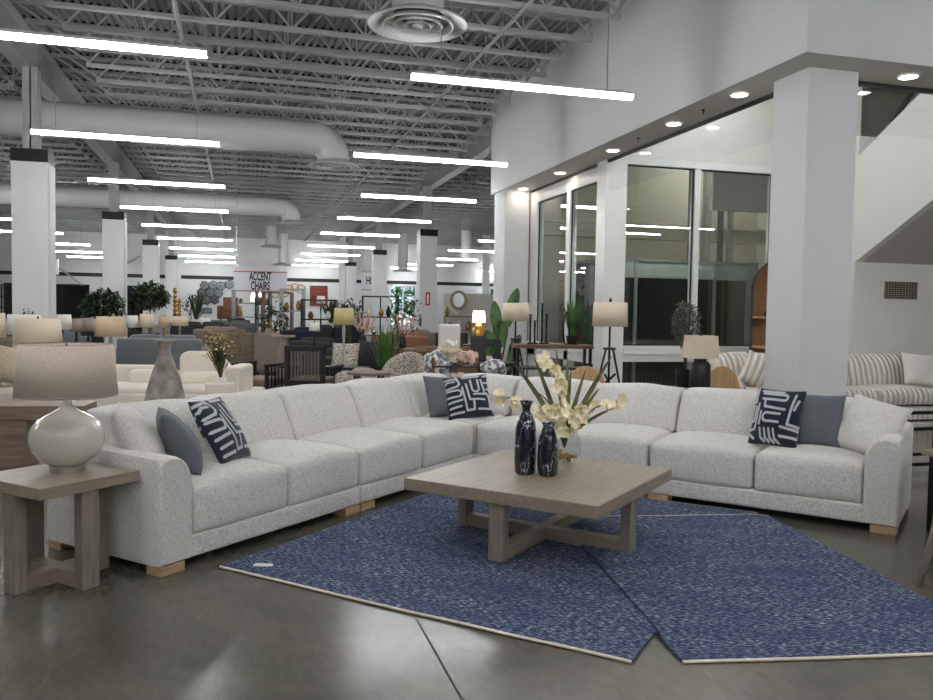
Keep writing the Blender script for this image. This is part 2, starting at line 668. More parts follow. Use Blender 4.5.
REDP = mat('red_paint', s(186, 44, 38), 0.5, var=0.05, vscale=5)
SIGNW = mat('sign_board', s(206, 206, 212), 0.6, var=0.01, vscale=3)
INK = mat('sign_ink', s(22, 22, 24), 0.6, var=0.02, vscale=3)
WGLASS = glass_mat('window_glass', (0.86, 0.90, 0.88), 1.0, 1.9)
CGLASS = glass_mat('clear_glass', (0.97, 0.985, 0.98), 1.0, 1.45)
DGLASS = glass_mat('dark_glass', (0.5, 0.53, 0.51), 1.0, 1.6)

# ================================================================== SETTING
XL, XR, YB, YF = -16.5, 22.0, -7.5, 46.0
ZD = 5.85   # underside of roof deck
ZJ = 5.20   # underside of joists
SZ = 3.90   # soffit height
FX, FY = 5.03, 6.52   # bulkhead faces

floor = struct('floor', MB().box(XL - 0.2, XR + 0.2, YB - 0.2, YF + 0.2, -0.2, 0), concrete())
jt = MB()
for x in (0.80, -8.2, 9.8):
    jt.box(x - 0.004, x + 0.004, YB, YF, 0.0, 0.0012)
for y in (3.6 - 9, 1.6, 10.2, 19.2, 28.2, 37.2):
    jt.box(XL, XR, y - 0.004, y + 0.004, 0.0, 0.0013)
struct('floor_joint', jt, mat('joint_line', s(52, 49, 46), 0.8, var=0.1))

# corrugated roof deck, flutes running away from the camera
mb = MB()
pitch, prof = 0.12, []
x = XL
while x < XR:
    prof += [(x, ZD), (x + 0.055, ZD), (x + 0.067, ZD + 0.035), (x + 0.108, ZD + 0.035)]
    x += pitch
vsA = [(p[0], YB, p[1]) for p in prof] + [(p[0], YF, p[1]) for p in prof]
n = len(prof)
mb.add(vsA, [(i, i + 1, n + i + 1, n + i) for i in range(n - 1)])
struct('ceiling', mb, DECK)
struct('ceiling_slab', MB().box(XL - 0.2, XR + 0.2, YB - 0.2, YF + 0.2, ZD + 0.06, ZD + 0.3), DECK)

# outer walls
struct('wall_left', MB().box(XL - 0.2, XL, YB, YF, 0, ZD), WALLW)
struct('wall_right', MB().box(XR, XR + 0.2, YB, YF, 0, ZD), WALLW)
struct('wall_front', MB().box(XL, XR, YB - 0.2, YB, 0, ZD), WALLW)
# far wall with openings (x0,x1,z0,z1)
opens = [(-11.6, -7.6, 0.0, 2.55), (-6.4, -4.9, 0.0, 2.55), (8.15, 9.75, 0.05, 2.95), (14.1, 15.5, 0.05, 2.95)]
mb = MB()
xs = XL
for (a, b, z0, z1) in opens:
    mb.box(xs, a, YF, YF + 0.25, 0, ZD)
    mb.box(a, b, YF, YF + 0.25, z1, ZD)
    if z0 > 0:
        mb.box(a, b, YF, YF + 0.25, 0, z0)
    xs = b
mb.box(xs, XR, YF, YF + 0.25, 0, ZD)
struct('wall_back', mb, WALLW)
struct('trim_1', MB().box(XL, XR, YF - 0.03, YF, 2.97, 3.16), BLACKP)
for i, (a, b, z0, z1) in enumerate(opens):
    f = MB()
    fr = 0.09
    f.box(a, a + fr, YF - 0.04, YF + 0.1, z0, z1)
    f.box(b - fr, b, YF - 0.04, YF + 0.1, z0, z1)
    f.box(a, b, YF - 0.04, YF + 0.1, z1 - fr, z1)
    f.box(a, b, YF - 0.04, YF + 0.1, z0, z0 + fr)
    mid = 2 if i < 2 else 1
    for k in range(1, mid + 1):
        q = a + (b - a) * k / (mid + 1)
        f.box(q - 0.03, q + 0.03, YF - 0.03, YF + 0.09, z0, z1)
    fo = struct('window_%d' % (i + 1), f, BLACKP if i < 2 else ALU)
    build('pane', MB().box(a + fr, b - fr, YF + 0.05, YF + 0.062, z0 + fr, z1 - fr), DGLASS if i < 2 else CGLASS, fo)
struct('wall_vestibule', MB().box(-12.5, -4, 48.5, 48.7, -0.2, 4).box(-12.5, -12.3, 46.3, 48.5, -0.2, 4).box(-4.2, -4, 46.3, 48.5, -0.2, 4)
       .box(-12.5, -4, 46.3, 48.7, 3.8, 4.0), mat('vestibule_grey', s(120, 120, 118), 0.8, var=0.1))
struct('ground_outside', MB().box(-30, 60, 46.3, 90, -0.3, -0.1), mat('outside_paving', s(168, 166, 158), 0.9, var=0.1))

# ------------------------------------------------ steel: girders, joists, bridging
def girder(x, y0, y1, lab):
    g = MB()
    g.box(x - 0.13, x + 0.13, y0, y1, 5.22, 5.245)
    g.box(x - 0.13, x + 0.13, y0, y1, 5.80, 5.825)
    g.box(x - 0.012, x + 0.012, y0, y1, 5.24, 5.80)
    o = build('roof_girder', g, JOIST)
    tag(o, lab, 'beam', 'roof girders')


girder(-3.35, YB, YF, 'long grey I-beam girder above the left line of columns')
girder(5.6, 16.6, YF, 'long grey I-beam girder above the right line of columns beyond the bulkhead')
girder(-12.4, YB, YF, 'grey I-beam girder at the far left above the shelving')


def joist_proto(L, lab, group):
    t = thing('roof_joist', lab, 'joist', (0, 0, 0), 0, group)
    top = MB()
    for sx in (-0.03, 0.03):
        top.box(0, L, sx - 0.022, sx + 0.022, ZD - 0.06, ZD - 0.008)
    build('top_chord', top, JOIST, t)
    bot = MB()
    for sx in (-0.028, 0.028):
        bot.box(0.85, L - 0.35, sx - 0.02, sx + 0.02, ZJ, ZJ + 0.05)
    build('bottom_chord', bot, JOIST, t)
    wb = MB()
    n_ = max(4, round(L / 1.25))
    xs_ = [0.85 + (L - 1.2) * i / n_ for i in range(n_ + 1)]
    wb.bar((0.05, 0, ZD - 0.05), (xs_[0] + 0.1, 0, ZJ + 0.03), 0.03)
    wb.bar((L - 0.05, 0, ZD - 0.05), (xs_[-1] - 0.1, 0, ZJ + 0.03), 0.03)
    for a, b in zip(xs_[:-1], xs_[1:]):
        mdl = (a + b) / 2
        wb.bar((a, 0, ZJ + 0.03), (mdl, 0, ZD - 0.05), 0.028)
        wb.bar((mdl, 0, ZD - 0.05), (b, 0, ZJ + 0.03), 0.028)
        wb.bar((b - 0.0, 0, ZJ + 0.03), (b, 0, ZD - 0.05), 0.02)
    build('web', wb, JOIST, t)
    return t


JY0, JS = 9.65 - 0.885 * 15, 0.885
jm = joist_proto(8.2, 'white open-web steel joist in the main bay over the sofas', 'joists of the main bay')
jm.location = (-3.2, JY0, 0)
jl = joist_proto(8.8, 'white open-web steel joist in the bay left of the white columns', 'joists of the left bay')
jl.location = (-12.25, JY0, 0)
jr = joist_proto(8.8, 'white open-web steel joist in the bay beyond the right bulkhead', 'joists of the right bay')
k = 1
first_r = True
while JY0 + k * JS < YF - 0.4:
    y = JY0 + k * JS
    dup(jm, (-3.2, y, 0), scale=(8.2 / 8.2, 1, 1) if y < 16.5 else (8.65 / 8.2, 1, 1))
    dup(jl, (-12.25, y, 0))
    if y > 16.7:
        if first_r:
            jr.location = (5.75, y, 0)
            first_r = False
        else:
            dup(jr, (5.75, y, 0))
    k += 1
# black plates set in the flute openings above each joist
cl = MB()
for k in range(44):
    y = JY0 + k * JS
    if y < 3:
        continue
    x = XL
    while x < (5.0 if y < 16.5 else 14):
        if x > -12.5:
            cl.box(x + 0.064, x + 0.112, y - 0.05, y - 0.045, ZD - 0.003, ZD + 0.033)
        x += pitch
struct('ceiling_flute_plates', cl, DARK)
for i, (x, z) in enumerate(((-0.8, ZJ - 0.03), (3.33, ZJ - 0.03), (-0.55, ZD - 0.1), (3.55, ZD - 0.1))):
    b = MB().box(x - 0.03, x + 0.03, -5, YF - 0.5, z - 0.004, z + 0.004).box(x - 0.004, x + 0.004, -5, YF - 0.5, z - 0.035, z + 0.0)
    o = build('joist_bridging', b, JOIST)
    tag(o, ['long steel angle under the joists, left of the two lower runs', 'long steel angle under the joists, right of the two lower runs',
            'long steel angle tying the joist tops, left of the two upper runs',
            'long steel angle tying the joist tops, right of the two upper runs'][i], 'brace', 'joist bridging')

# ------------------------------------------------ bulkhead, soffit, glass baffle
struct('wall_bulkhead', MB().box(FX, FX + 0.1, FY, 16.39, SZ, ZD + 0.05).box(FX + 0.1, 15.0, FY, FY + 0.1, SZ, ZD + 0.05)
       .box(FX + 0.1, 5.58, 16.29, 16.39, SZ, ZD + 0.05), WALLW)
struct('ceiling_soffit', MB().box(FX + 0.1, 5.70, FY + 0.1, 16.29, SZ + 0.001, SZ + 0.06).box(5.70, 15.0, FY + 0.1, 7.22, SZ + 0.001, SZ + 0.06), WARMW)
struct('trim_2', MB().box(5.60, 5.64, 7.45, 15.5, SZ - 0.045, SZ - 0.0005).box(5.95, 15.0, 7.14, 7.18, SZ - 0.045, SZ - 0.0005), BLACKP)
for i, (x0, x1, y0, y1, lab) in enumerate([(5.615, 5.625, 7.46, 9.35, 'nearest'), (5.615, 5.625, 9.37, 11.2, 'middle'), (5.615, 5.625, 11.22, 12.0, 'farthest')]):
    o = build('glass_baffle', MB().box(x0, x1, y0, y1, 3.38, SZ - 0.04), CGLASS)
    tag(o, '%s clear glass baffle panel hanging under the downlit soffit' % lab, 'glass panel', 'glass baffles')
o = build('glass_baffle', MB().box(5.95, 14.0, 7.155, 7.165, 3.38, SZ - 0.04), CGLASS)
tag(o, 'wide clear glass baffle panel right of the near white pillar', 'glass panel', 'glass baffles')

# front square column and far pillar under the soffit
struct('column_1', MB().box(5.35, 5.93, 6.88, 7.44, 0, SZ), WALLW, bevel=0.012)
c2 = struct('column_2', MB().box(5.06, 5.58, 15.5, 16.2, 0, SZ), WALLW, bevel=0.012)

# grid columns
def grid_column(i, x, y, z=3.91):
    c = struct('column_%d' % i, MB().box(x, x + 0.53, y, y + 0.5, 0, z - 0.2).box(x + 0.53, x + 0.548, y + 0.05, y + 0.45, 0, z - 0.22), WALLW, bevel=0.01)
    build('cap_band', MB().box(x - 0.004, x + 0.534, y - 0.004, y + 0.504, z - 0.2, z), BLACKP, c)
    build('steel_post', MB().box(x + 0.14, x + 0.37, y + 0.14, y + 0.16, z, 5.22).box(x + 0.14, x + 0.37, y + 0.34, y + 0.36, z, 5.22)
          .box(x + 0.245, x + 0.265, y + 0.14, y + 0.36, z, 5.22), JOIST, c)
    return c


for i, y in enumerate((14.3, 23.0, 32.0, 41.2)):
    grid_column(3 + i, -3.49, y)
for i, y in enumerate((24.0, 32.9, 42.0)):
    c = grid_column(7 + i, 5.18, y)
    if i == 0:
        b = MB().box(5.36, 5.50, y - 0.012, y, 1.62, 2.02)
        o = build('column_sign', b, REDP)
        tag(o, 'narrow red and white vertical sign on the right-hand white column', 'sign')
        build('letter_strip', MB().box(5.405, 5.455, y - 0.016, y - 0.0125, 1.68, 1.96), PAPER, o)
o = build('thermostat', MB().box(-2.9, -2.87, 14.5, 14.6, 1.95, 2.2), ALU)
tag(o, 'small white wall box on the side of the left near column', 'switch')

# ------------------------------------------------ window wall of the lift lobby
WY, WX = 12.0, 5.6
SH = MB()
# sill band and lower framing, lateral wall (x from post to right)
fr_z0, fr_z1 = 0.97, 3.86


def lateral_frame():
    f = MB()
    f.box(5.95, 10.4, WY - 0.02, WY + 0.14, 3.86, 3.97)      # head
    f.box(5.95, 10.4, WY - 0.06, WY + 0.14, 0.80, 0.94)      # sill
    f.box(5.95, 10.4, WY - 0.03, WY + 0.14, 0.68, 0.80)
    f.box(5.95, 10.4, WY, WY + 0.14, 0.0, 0.10)
    f.box(7.20, 7.30, WY - 0.01, WY + 0.14, 0.10, 3.86)
    f.box(8.68, 8.86, WY - 0.02, WY + 0.14, 0.10, 3.86)
    return f


w5 = struct('window_5', lateral_frame(), ALU)
for (a, b) in ((5.95, 7.20), (7.30, 8.68), (8.86, 10.4)):
    e = 0.022
    build('gasket', MB().box(a, b, WY + 0.03, WY + 0.05, fr_z1 - e, fr_z1).box(a, b, WY + 0.03, WY + 0.05, 0.94, 0.94 + e)
          .box(a, a + e, WY + 0.03, WY + 0.05, 0.94, fr_z1).box(b - e, b, WY + 0.03, WY + 0.05, 0.94, fr_z1), BLACKP, w5)
    build('pane', MB().box(a, b, WY + 0.06, WY + 0.07, 0.94, fr_z1), WGLASS, w5)
    build('lower_pane', MB().box(a, b, WY + 0.06, WY + 0.07, 0.10, 0.68), WGLASS, w5)
struct('trim_3', MB().box(5.58, 5.95, WY - 0.05, WY + 0.3, 0, 4.1), ALU, bevel=0.01)   # corner post
f = MB()
f.box(WX, WX + 0.14, WY + 0.3, 15.5, 3.62, 3.76)
f.box(WX - 0.03, WX + 0.14, WY + 0.3, 15.5, 0.78, 0.90)
f.box(WX, WX + 0.14, WY + 0.3, 15.5, 0.62, 0.78)
f.box(WX, WX + 0.14, WY + 0.3, 15.5, 0.0, 0.1)
f.box(WX, WX + 0.14, 13.45, 13.62, 0.1, 3.62)
f.box(WX, WX + 0.14, 15.1, 15.5, 0.1, 3.62)
w6 = struct('window_6', f, ALU)
for (a, b) in ((WY + 0.3, 13.45), (13.62, 15.1)):
    build('pane', MB().box(WX + 0.06, WX + 0.07, a, b, 0.90, 3.62), WGLASS, w6)
    build('lower_pane', MB().box(WX + 0.06, WX + 0.07, a, b, 0.1, 0.62), WGLASS, w6)
    e = 0.022
    build('gasket', MB().box(WX + 0.03, WX + 0.05, a, a + e, 0.9, 3.62).box(WX + 0.03, WX + 0.05, b - e, b, 0.9, 3.62)
          .box(WX + 0.03, WX + 0.05, a, b, 3.6, 3.62).box(WX + 0.03, WX + 0.05, a, b, 0.9, 0.92), BLACKP, w6)
struct('wall_lobby_upper', MB().box(5.70, 10.4, WY + 0.02, WY + 0.16, 3.97, ZD).box(5.62, 5.76, WY + 0.3, 16.2, 3.76, ZD), WARMW)
# shaft behind the glass
struct('wall_shaft', MB().box(5.7, 12, 17.0, 17.2, 0, ZD).box(11.9, 12.1, 12.2, 17.0, 0, ZD).box(5.62, 5.76, 15.5, 17.2, 0, 3.76), SHAFTW)
sb = MB().box(5.8, 11.9, 15.6, 15.9, 3.05, 3.09).box(5.8, 11.9, 15.6, 15.9, 3.32, 3.36).box(5.8, 11.9, 15.74, 15.77, 3.09, 3.32)
o = build('shaft_beam', sb, mat('cream_steel', s(200, 192, 166), 0.5, var=0.05))
tag(o, 'cream horizontal steel beam crossing behind the big windows', 'beam')
for i, (x, y, r) in enumerate(((9.05, 15.2, 0.05), (9.45, 15.25, 0.07), (9.75, 15.2, 0.045), (10.05, 15.3, 0.05))):
    o = build('guide_rail', MB().box(x - r, x + r, y - r, y + r, 0, ZD), mat('rail_grey%d' % (i % 2), s(90, 88, 82) if i % 2 == 0 else s(170, 162, 146), 0.4, var=0.1))
    tag(o, ['dark vertical lift guide rail, leftmost behind the right window', 'thick pale vertical rail beside the dark lift rail',
            'dark thin vertical rail between two pale rails behind the window', 'pale vertical rail, rightmost behind the right window'][i], 'rail', 'lift rails')
cabt = thing('lift_cabin', 'glass-walled lift enclosure standing behind the big windows', 'elevator', (6.25, 13.3, 0))
cf = MB()
W_, D_, H_ = 3.1, 1.7, 2.45
for x in (0, 0.55, 2.15, W_ - 0.25):
    cf.box(x, x + 0.06, -0.03, 0.03, 0, H_)
cf.box(0, W_, -0.03, 0.03, H_ - 0.34, H_ - 0.30).box(0, W_, -0.03, 0.03, H_ - 0.04, H_)
cf.box(W_ - 0.19, W_, -0.02, 0.02, 0, H_)
for x in (0, W_ - 0.06):
    cf.box(x, x + 0.06, D_ - 0.06, D_, 0, H_)
build('frame', cf, mat('greenish_steel', s(150, 154, 148), 0.3, metal=0.5, var=0.05), cabt)
build('header', MB().box(0.06, W_ - 0.19, -0.01, 0.01, H_ - 0.30, H_ - 0.04), mat('frosted_green', s(140, 144, 136), 0.3, var=0.05), cabt)
build('glazing', MB().box(0.06, W_ - 0.19, -0.006, 0.006, 0.05, H_ - 0.34).box(-0.006, 0.006, 0.03, D_ - 0.06, 0.05, H_ - 0.05), DGLASS, cabt)
build('rear_panel', MB().box(0.02, W_ - 0.02, D_ - 0.05, D_ - 0.02, 0, H_ - 0.05), mat('cab_panel', s(140, 134, 120), 0.5, var=0.2, vscale=2), cabt)
build('roof_panel', MB().box(0, W_, 0.04, D_, H_ - 0.03, H_), mat('cab_panel2', s(120, 122, 114), 0.5, var=0.1, vscale=2), cabt)

# ------------------------------------------------ stair hall on the right
HY, HX = 10.0, 8.67
struct('wall_stair', MB().box(HX, 15.0, HY, HY + 0.12, 0, 4.1).box(HX, HX + 0.12, HY + 0.12, WY, 0, ZD)
       .box(10.4, HX + 0.12, WY, WY + 0.1, 0, ZD), WARMW)
struct('wall_hall_right', MB().box(15.0, 15.15, FY, 17, 0, ZD).box(HX + 0.12, 15, 14.0, 14.1, 3.5, ZD), WARMW)


def lo(y): return 2.27 + 0.54 * (HY - y)
def hi(y): return 3.82 + 0.57 * (HY - y)


stair = thing('staircase', 'white boxed-in staircase with glass balustrade at the right edge', 'stairs', (HX, HY, 0))
yn = 7.30
build('stringer', MB().prism([(0, lo(HY)), (0, hi(HY)), (yn - HY, hi(yn)), (yn - HY, lo(yn))], 0, 0.12, 'x'), WARMW, stair)
build('soffit', MB().prism([(0, lo(HY)), (0, lo(HY) + 0.15), (yn - HY, lo(yn) + 0.15), (yn - HY, lo(yn))], 0.12, 3.2, 'x'),
      mat('stair_soffit', s(186, 182, 176), 0.8, var=0.02), stair)
build('top_trim', MB().prism([(0, hi(HY)), (0, hi(HY) + 0.03), (yn - HY, hi(yn) + 0.03), (yn - HY, hi(yn))], 0.02, 0.10, 'x'), STEEL, stair)
build('balustrade_glass', MB().prism([(0, hi(HY) + 0.03), (0, hi(HY) + 1.0), (yn - HY + 0.4, 5.8), (yn - HY, 5.8), (yn - HY, hi(yn) + 0.03)], 0.05, 0.065, 'x'), CGLASS, stair)
hr = MB().tube([(0.35, 0.0, 4.05), (0.35, -0.9, 4.9), (0.35, -1.2, 5.2)], 0.03).bar((0.35, 0, 4.05), (0.1, -0.55, 3.95), 0.03)
build('handrail', hr, BLACKM, stair)
o = thing('wall_vent', 'square brown louvred air grille on the wall under the stairs', 'vent', (9.2, HY - 0.012, 1.74))
build('frame', MB().box(-0.05, 0.66, 0.0, 0.012, -0.05, 0.0).box(-0.05, 0.66, 0, 0.012, 0.26, 0.31).box(-0.05, 0, 0, 0.012, 0, 0.26).box(0.61, 0.66, 0, 0.012, 0, 0.26), WARMW, o)
sl = MB()
for k in range(9):
    sl.box(0, 0.61, 0.0, 0.006, 0.008 + k * 0.029, 0.018 + k * 0.029)
for k in range(12):
    sl.box(0.02 + k * 0.052, 0.026 + k * 0.052, 0.0, 0.006, 0, 0.26)
build('louvre', sl, mat('vent_taupe', s(150, 138, 122), 0.6, var=0.05), o)
build('backing', MB().box(0, 0.61, 0.007, 0.0115, 0, 0.26), mat('vent_dark', s(62, 54, 46), 0.9, var=0.1), o)

# ------------------------------------------------ downlights
dl = [(526.6, 189.4), (560, 174), (613, 150), (674, 123.5), (740, 94), (914, 74)]
nm = ['farthest', 'second farthest', 'third farthest', 'third nearest', 'second nearest']
proto = None
for i, (x, y) in enumerate([(5.36, 15.3), (5.36, 13.35), (5.35, 11.24), (5.33, 9.44), (5.3, 7.97), (6.49, 6.84), (8.6, 6.84), (10.9, 6.84)]):
    lab = ('round recessed downlight, %s of the row along the soffit' % nm[i]) if i < 5 else (
        'round recessed downlight in the soffit right of the near pillar' if i == 5 else None)
    if proto is None:
        proto = thing('downlight', lab, 'ceiling light', (x, y, SZ), 0, 'soffit downlights')
        build('lens', MB().lathe([(0.0, -0.012), (0.085, -0.012), (0.085, -0.002)], 24), DLIGHT, proto, smooth='auto')
        build('trim_ring', MB().lathe([(0.086, -0.002), (0.086, -0.014), (0.108, -0.008), (0.108, -0.001)], 24, close=False), WALLW, proto, smooth='auto')
    else:
        dup(proto, (x, y, SZ), label=lab or 'round recessed downlight far right in the soffit')
for i, y in enumerate((10.35, 8.7)):
    o = build('sprinkler_head', MB().lathe([(0.02, 0), (0.02, -0.015), (0.006, -0.02), (0.006, -0.05), (0.016, -0.052), (0.016, -0.056)], 10, (5.3, y, SZ)), BLACKM)
    tag(o, '%s small dark sprinkler under the soffit' % ('farther' if i == 0 else 'nearer'), 'sprinkler', 'soffit sprinklers')

# ------------------------------------------------ linear pendant lamps
LL = 2.44
lamp = thing('linear_light', 'x', 'pendant light', (0, 0, 3.8), 0, 'linear pendant lights')
build('diffuser', MB().box(0, LL, -0.03, 0.03, -0.018, 0.03), LIGHT, lamp)
build('housing', MB().box(-0.004, LL + 0.004, -0.033, 0.033, 0.031, 0.06), HOUS, lamp)
for xw in (0.3, LL - 0.3):
    build('suspension_wire', MB().bar((xw, 0, 0.06), (xw, 0, ZD - 3.8), 0.008), STEEL, lamp)
build('mounting_stem', MB().box(0.26, 0.34, -0.02, 0.02, 0.06, 0.085), HOUS, lamp)
ordn = ['nearest', 'second', 'third', 'fourth', 'fifth', 'sixth', 'seventh', 'eighth', 'ninth']
rows = [
    ('left row over the sofa', [(-2.76, y) for y in (8.08, 12.37, 16.65, 20.9, 25.2, 29.7, 34.5, 39.4, 44.2)]),
    ('right row beside the bulkhead', [(1.65, 8.15), (1.65, 12.48), (2.38, 16.8), (2.38, 21.1), (2.38, 25.5), (2.4, 30.7), (2.5, 35.3), (2.55, 40), (2.6, 44.6)]),
    ('far-left row beyond the columns', [(-8.1, y) for y in (25.2, 29.4, 34.4, 39.1, 43.1)]),
    ('far-right row past the bulkhead end', [(7.6, 26.0), (7.7, 30.5), (7.9, 35.6), (8.0, 40.5), (8.0, 44.6)]),
    ('rightmost row by the back wall', [(13.2, 45.2), (13.2, 36.0)]),
    ('row behind the viewer', [(x, y) for x in (-2.76, 1.65, 6.6) for y in (3.8, -0.5, -4.8)] + [(-8.1, y) for y in (20.9, 16.65, 12.37, 8.08, 3.8, -0.5)] + [(10.5, 2.5), (-13.5, 20), (-13.5, 32)]),
]
firstL = True
for rn, lst in rows:
    for i, (x, y) in enumerate(lst):
        lab = '%s white linear pendant lamp of the %s' % (ordn[i].capitalize() if i == 0 else ordn[i].capitalize() + ' nearest', rn) if i < 9 and 'viewer' not in rn else 'white linear pendant lamp in the bay around the viewer'
        if firstL:
            lamp.location = (x, y, 3.8)
            lamp['label'] = lab
            firstL = False
        else:
            dup(lamp, (x, y, 3.8), label=lab)
# unseen fill lamps, added to brighten the stair hall, lobby and shaft
for (x, y, z, lab) in ((11.5, 9.0, 5.3, 'added unseen fill lamp high in the stair hall'), (8.3, 14.6, 5.3, 'added unseen fill lamp inside the lift shaft'), (10.6, 16.3, 5.3, 'rear added unseen fill lamp inside the lift shaft'),
                       (6.9, 8.2, 5.4, 'near added unseen fill lamp above the lobby'), (6.9, 9.8, 5.4, 'middle added unseen fill lamp above the lobby'), (6.9, 11.2, 5.4, 'far added unseen fill lamp above the lobby'), (11.5, 7.9, 5.3, 'second added unseen fill lamp high in the stair hall'), (7.0, 13.0, 3.0, 'added unseen fill lamp inside the lift lobby')):
    dup(lamp, (x - 1.2 if x > 8.5 else x - 1.0, y, z), label=lab, group='added fill lamps', scale=(0.9, 1, 0.1))

# ------------------------------------------------ ducts and round diffusers
def duct(y, z, xe, R, lab, dlab, zd, drop_y=None):
    t = thing('air_duct', lab, 'duct', (0, 0, 0), 0, 'round air ducts')
    pts = [(XL + 0.1, y, z), (xe - 1.0, y, z)]
    arc = [(xe - 0.75 + 0.0, y, z)]
    for a in range(0, 91, 15):
        arc.append((xe - R * 1.3 + R * 1.3 * math.sin(math.radians(a)), y, z - R * 1.3 + R * 1.3 * math.cos(math.radians(a))))
    pts = [(XL + 0.1, y, z)] + arc[1:] + [(xe, y, zd + 0.12)]
    build('pipe', MB().tube(pts, R, 24), DUCT, t, smooth='auto')
    sm = MB()
    x = xe - 2.2
    while x > XL + 1:
        sm.tube([(x, y, z), (x + 0.03, y, z)], R + 0.008, 24)
        x -= 1.52
    build('seam_ring', sm, DUCT, t, smooth='auto')
    for q in range(5):
        xx = xe - 2.0 - q * 3.0
        build('hanger', MB().box(xx - 0.012, xx + 0.012, y - 0.012, y + 0.012, z + R, ZD), JOIST, t)
    d = diffuser((xe, y, zd), dlab)
    return t


DIFF = None


def diffuser(loc, lab):
    global DIFF
    if DIFF is None:
        d = thing('air_diffuser', lab, 'vent', loc, 0, 'round ceiling diffusers')
        build('dish', MB().lathe([(0.24, 0.12), (0.27, 0.10), (0.48, 0.02), (0.50, 0.0), (0.49, -0.012), (0.46, 0.0), (0.30, 0.075), (0.26, 0.09)], 48, close=False), DUCT, d, smooth='auto')
        dish = d.children[0]
        for rr_ in (0.33, 0.22, 0.11):
            build('louvre_ring', MB().lathe([(rr_, 0.03), (rr_ + 0.03, -0.015), (rr_ + 0.015, -0.019), (rr_ - 0.02, 0.028)], 40, close=False), DUCT, dish, smooth='auto')
        build('centre_cone', MB().lathe([(0.0, -0.015), (0.05, -0.02), (0.06, 0.0)], 24, close=False), DUCT, dish, smooth='auto')
        build('throat', MB().lathe([(0.0, 0.10), (0.25, 0.10)], 32, close=False), mat('duct_dark', s(60, 60, 60), 0.8, var=0.1), d)
        DIFF = d
        return d
    return dup(DIFF, loc, label=lab)


duct(16.3, 4.80, 1.75, 0.31, 'big white round duct crossing above the near left column', 'round diffuser at the elbow end of the nearer duct', 4.27)
duct(27.6, 4.80, 1.6, 0.31, 'white round duct crossing farther back, second from the sofa', 'round diffuser at the elbow end of the farther duct', 4.25)
t = thing('air_duct', 'short white vertical duct at the top centre over the sofas', 'duct', (1.69, 8.09, 4.42), 0, 'round air ducts')
build('pipe', MB().lathe([(0.26, 0), (0.26, 1.4)], 28), DUCT, t, smooth='auto')
diffuser((1.69, 8.09, 4.3), 'large near round ceiling diffuser at the top centre')
for i, (x, y, zz_) in enumerate([(*G(271, 247, 4.3), 4.3), F(283, 265, 41), F(403, 271, 40), F(466, 262, 38)]):
    o = thing('air_duct', ['small white duct drop right of the left lamp rows', 'small white duct drop above the sign end',
                           'small white duct drop beside the second right column', 'small duct drop over the far right lamps'][i], 'duct', (x, y, zz_ + 0.1))
    build('pipe', MB().lathe([(0.25, 0), (0.25, ZD - zz_ - 0.1)], 16), DUCT, o, smooth='auto')
    diffuser((x, y, zz_), ['far small round diffuser above the accent sign', 'farthest round diffuser above the sign end',
                            'far round diffuser beside the second right column', 'far round diffuser over the far right lamps'][i])

# ================================================================== FOREGROUND
O_ = Vector((-0.411, 4.55, 0))
AL = math.atan2(0.696, 0.718)
I_ = Vector((1.995, 6.885, 0))
AR = math.atan2(-0.75, 0.661)


def at_dir(o, a, x, y=0, z=0):
    return (o.x + math.cos(a) * x - math.sin(a) * y, o.y + math.sin(a) * x + math.cos(a) * y, z)


DEP = 1.02


def arm_mesh(x0, x1, inner):
    """tapered arm: flat outside, top rolling down towards the seat; inner = +1 seat on +x side"""
    hw = x1 - x0
    prof = []
    N = 8
    zt = 0.64
    # profile in (s,z), s 0 outer -> hw inner
    P = [(0, 0.055), (0, zt - 0.04), (0.012, zt - 0.012), (0.04, zt)]
    r = 0.125
    for i in range(N + 1):
        a = PI / 2 * i / N
        P.append((hw - r + r * math.sin(a), zt - 0.15 * (1 - math.cos(a))))
    P += [(hw, 0.30), (hw, 0.055)]
    prof = [((x0 + q[0]) if inner > 0 else (x1 - q[0]), q[1]) for q in P]
    ys = [0.0, 0.012, 0.05, 0.2, 0.4, 0.6, 0.8, 0.97, DEP - 0.01, DEP]
    mb = MB()
    n_ = len(prof)
    cx = (x0 + x1) / 2
    for y in ys:
        ins = 0.012 if y in (0.0, DEP) else (0.004 if y in (0.012, DEP - 0.01) else 0)
        rise = 0.025 * (y / DEP)
        for (x, z) in prof:
            zz = z - ins if z > 0.3 else z + (ins if z < 0.1 else 0)
            if z > 0.3:
                zz += rise
            xx = x + (ins if x < cx else -ins)
            mb.v.append(Vector((xx, y, zz)))
    for j in range(len(ys) - 1):
        for i in range(n_):
            a, b = j * n_ + i, j * n_ + (i + 1) % n_
            mb.f.append((a, b, b + n_, a + n_))
    mb.f.append(tuple(range(n_)))
    mb.f.append(tuple(range((len(ys) - 1) * n_, len(ys) * n_))[::-1])
    return mb


def seat_cushion(x0, x1, y0, y1, seed, corner=False):
    g = 0.004
    return MB().soft(x0 + g, x1 - g, y0, y1, 0.175, 0.455, r=0.045, puff=0.055, puffy=0.012, n=9, wob=0.008, seed=seed)


def back_cushion(x0, x1, ybase, seed, h=0.358, th=0.24, z0=0.45, lean=0.17, top_puff=0.025):
    def fn(P):
        t = (P.z - z0) / h
        return Vector((P.x, P.y + lean * t, P.z))
    g = 0.004
    return MB().soft(x0 + g, x1 - g, ybase, ybase + th, z0, z0 + h, r=0.042, puff=top_puff, puffy=0.05, n=9, wob=0.012, seed=seed, fn=fn)


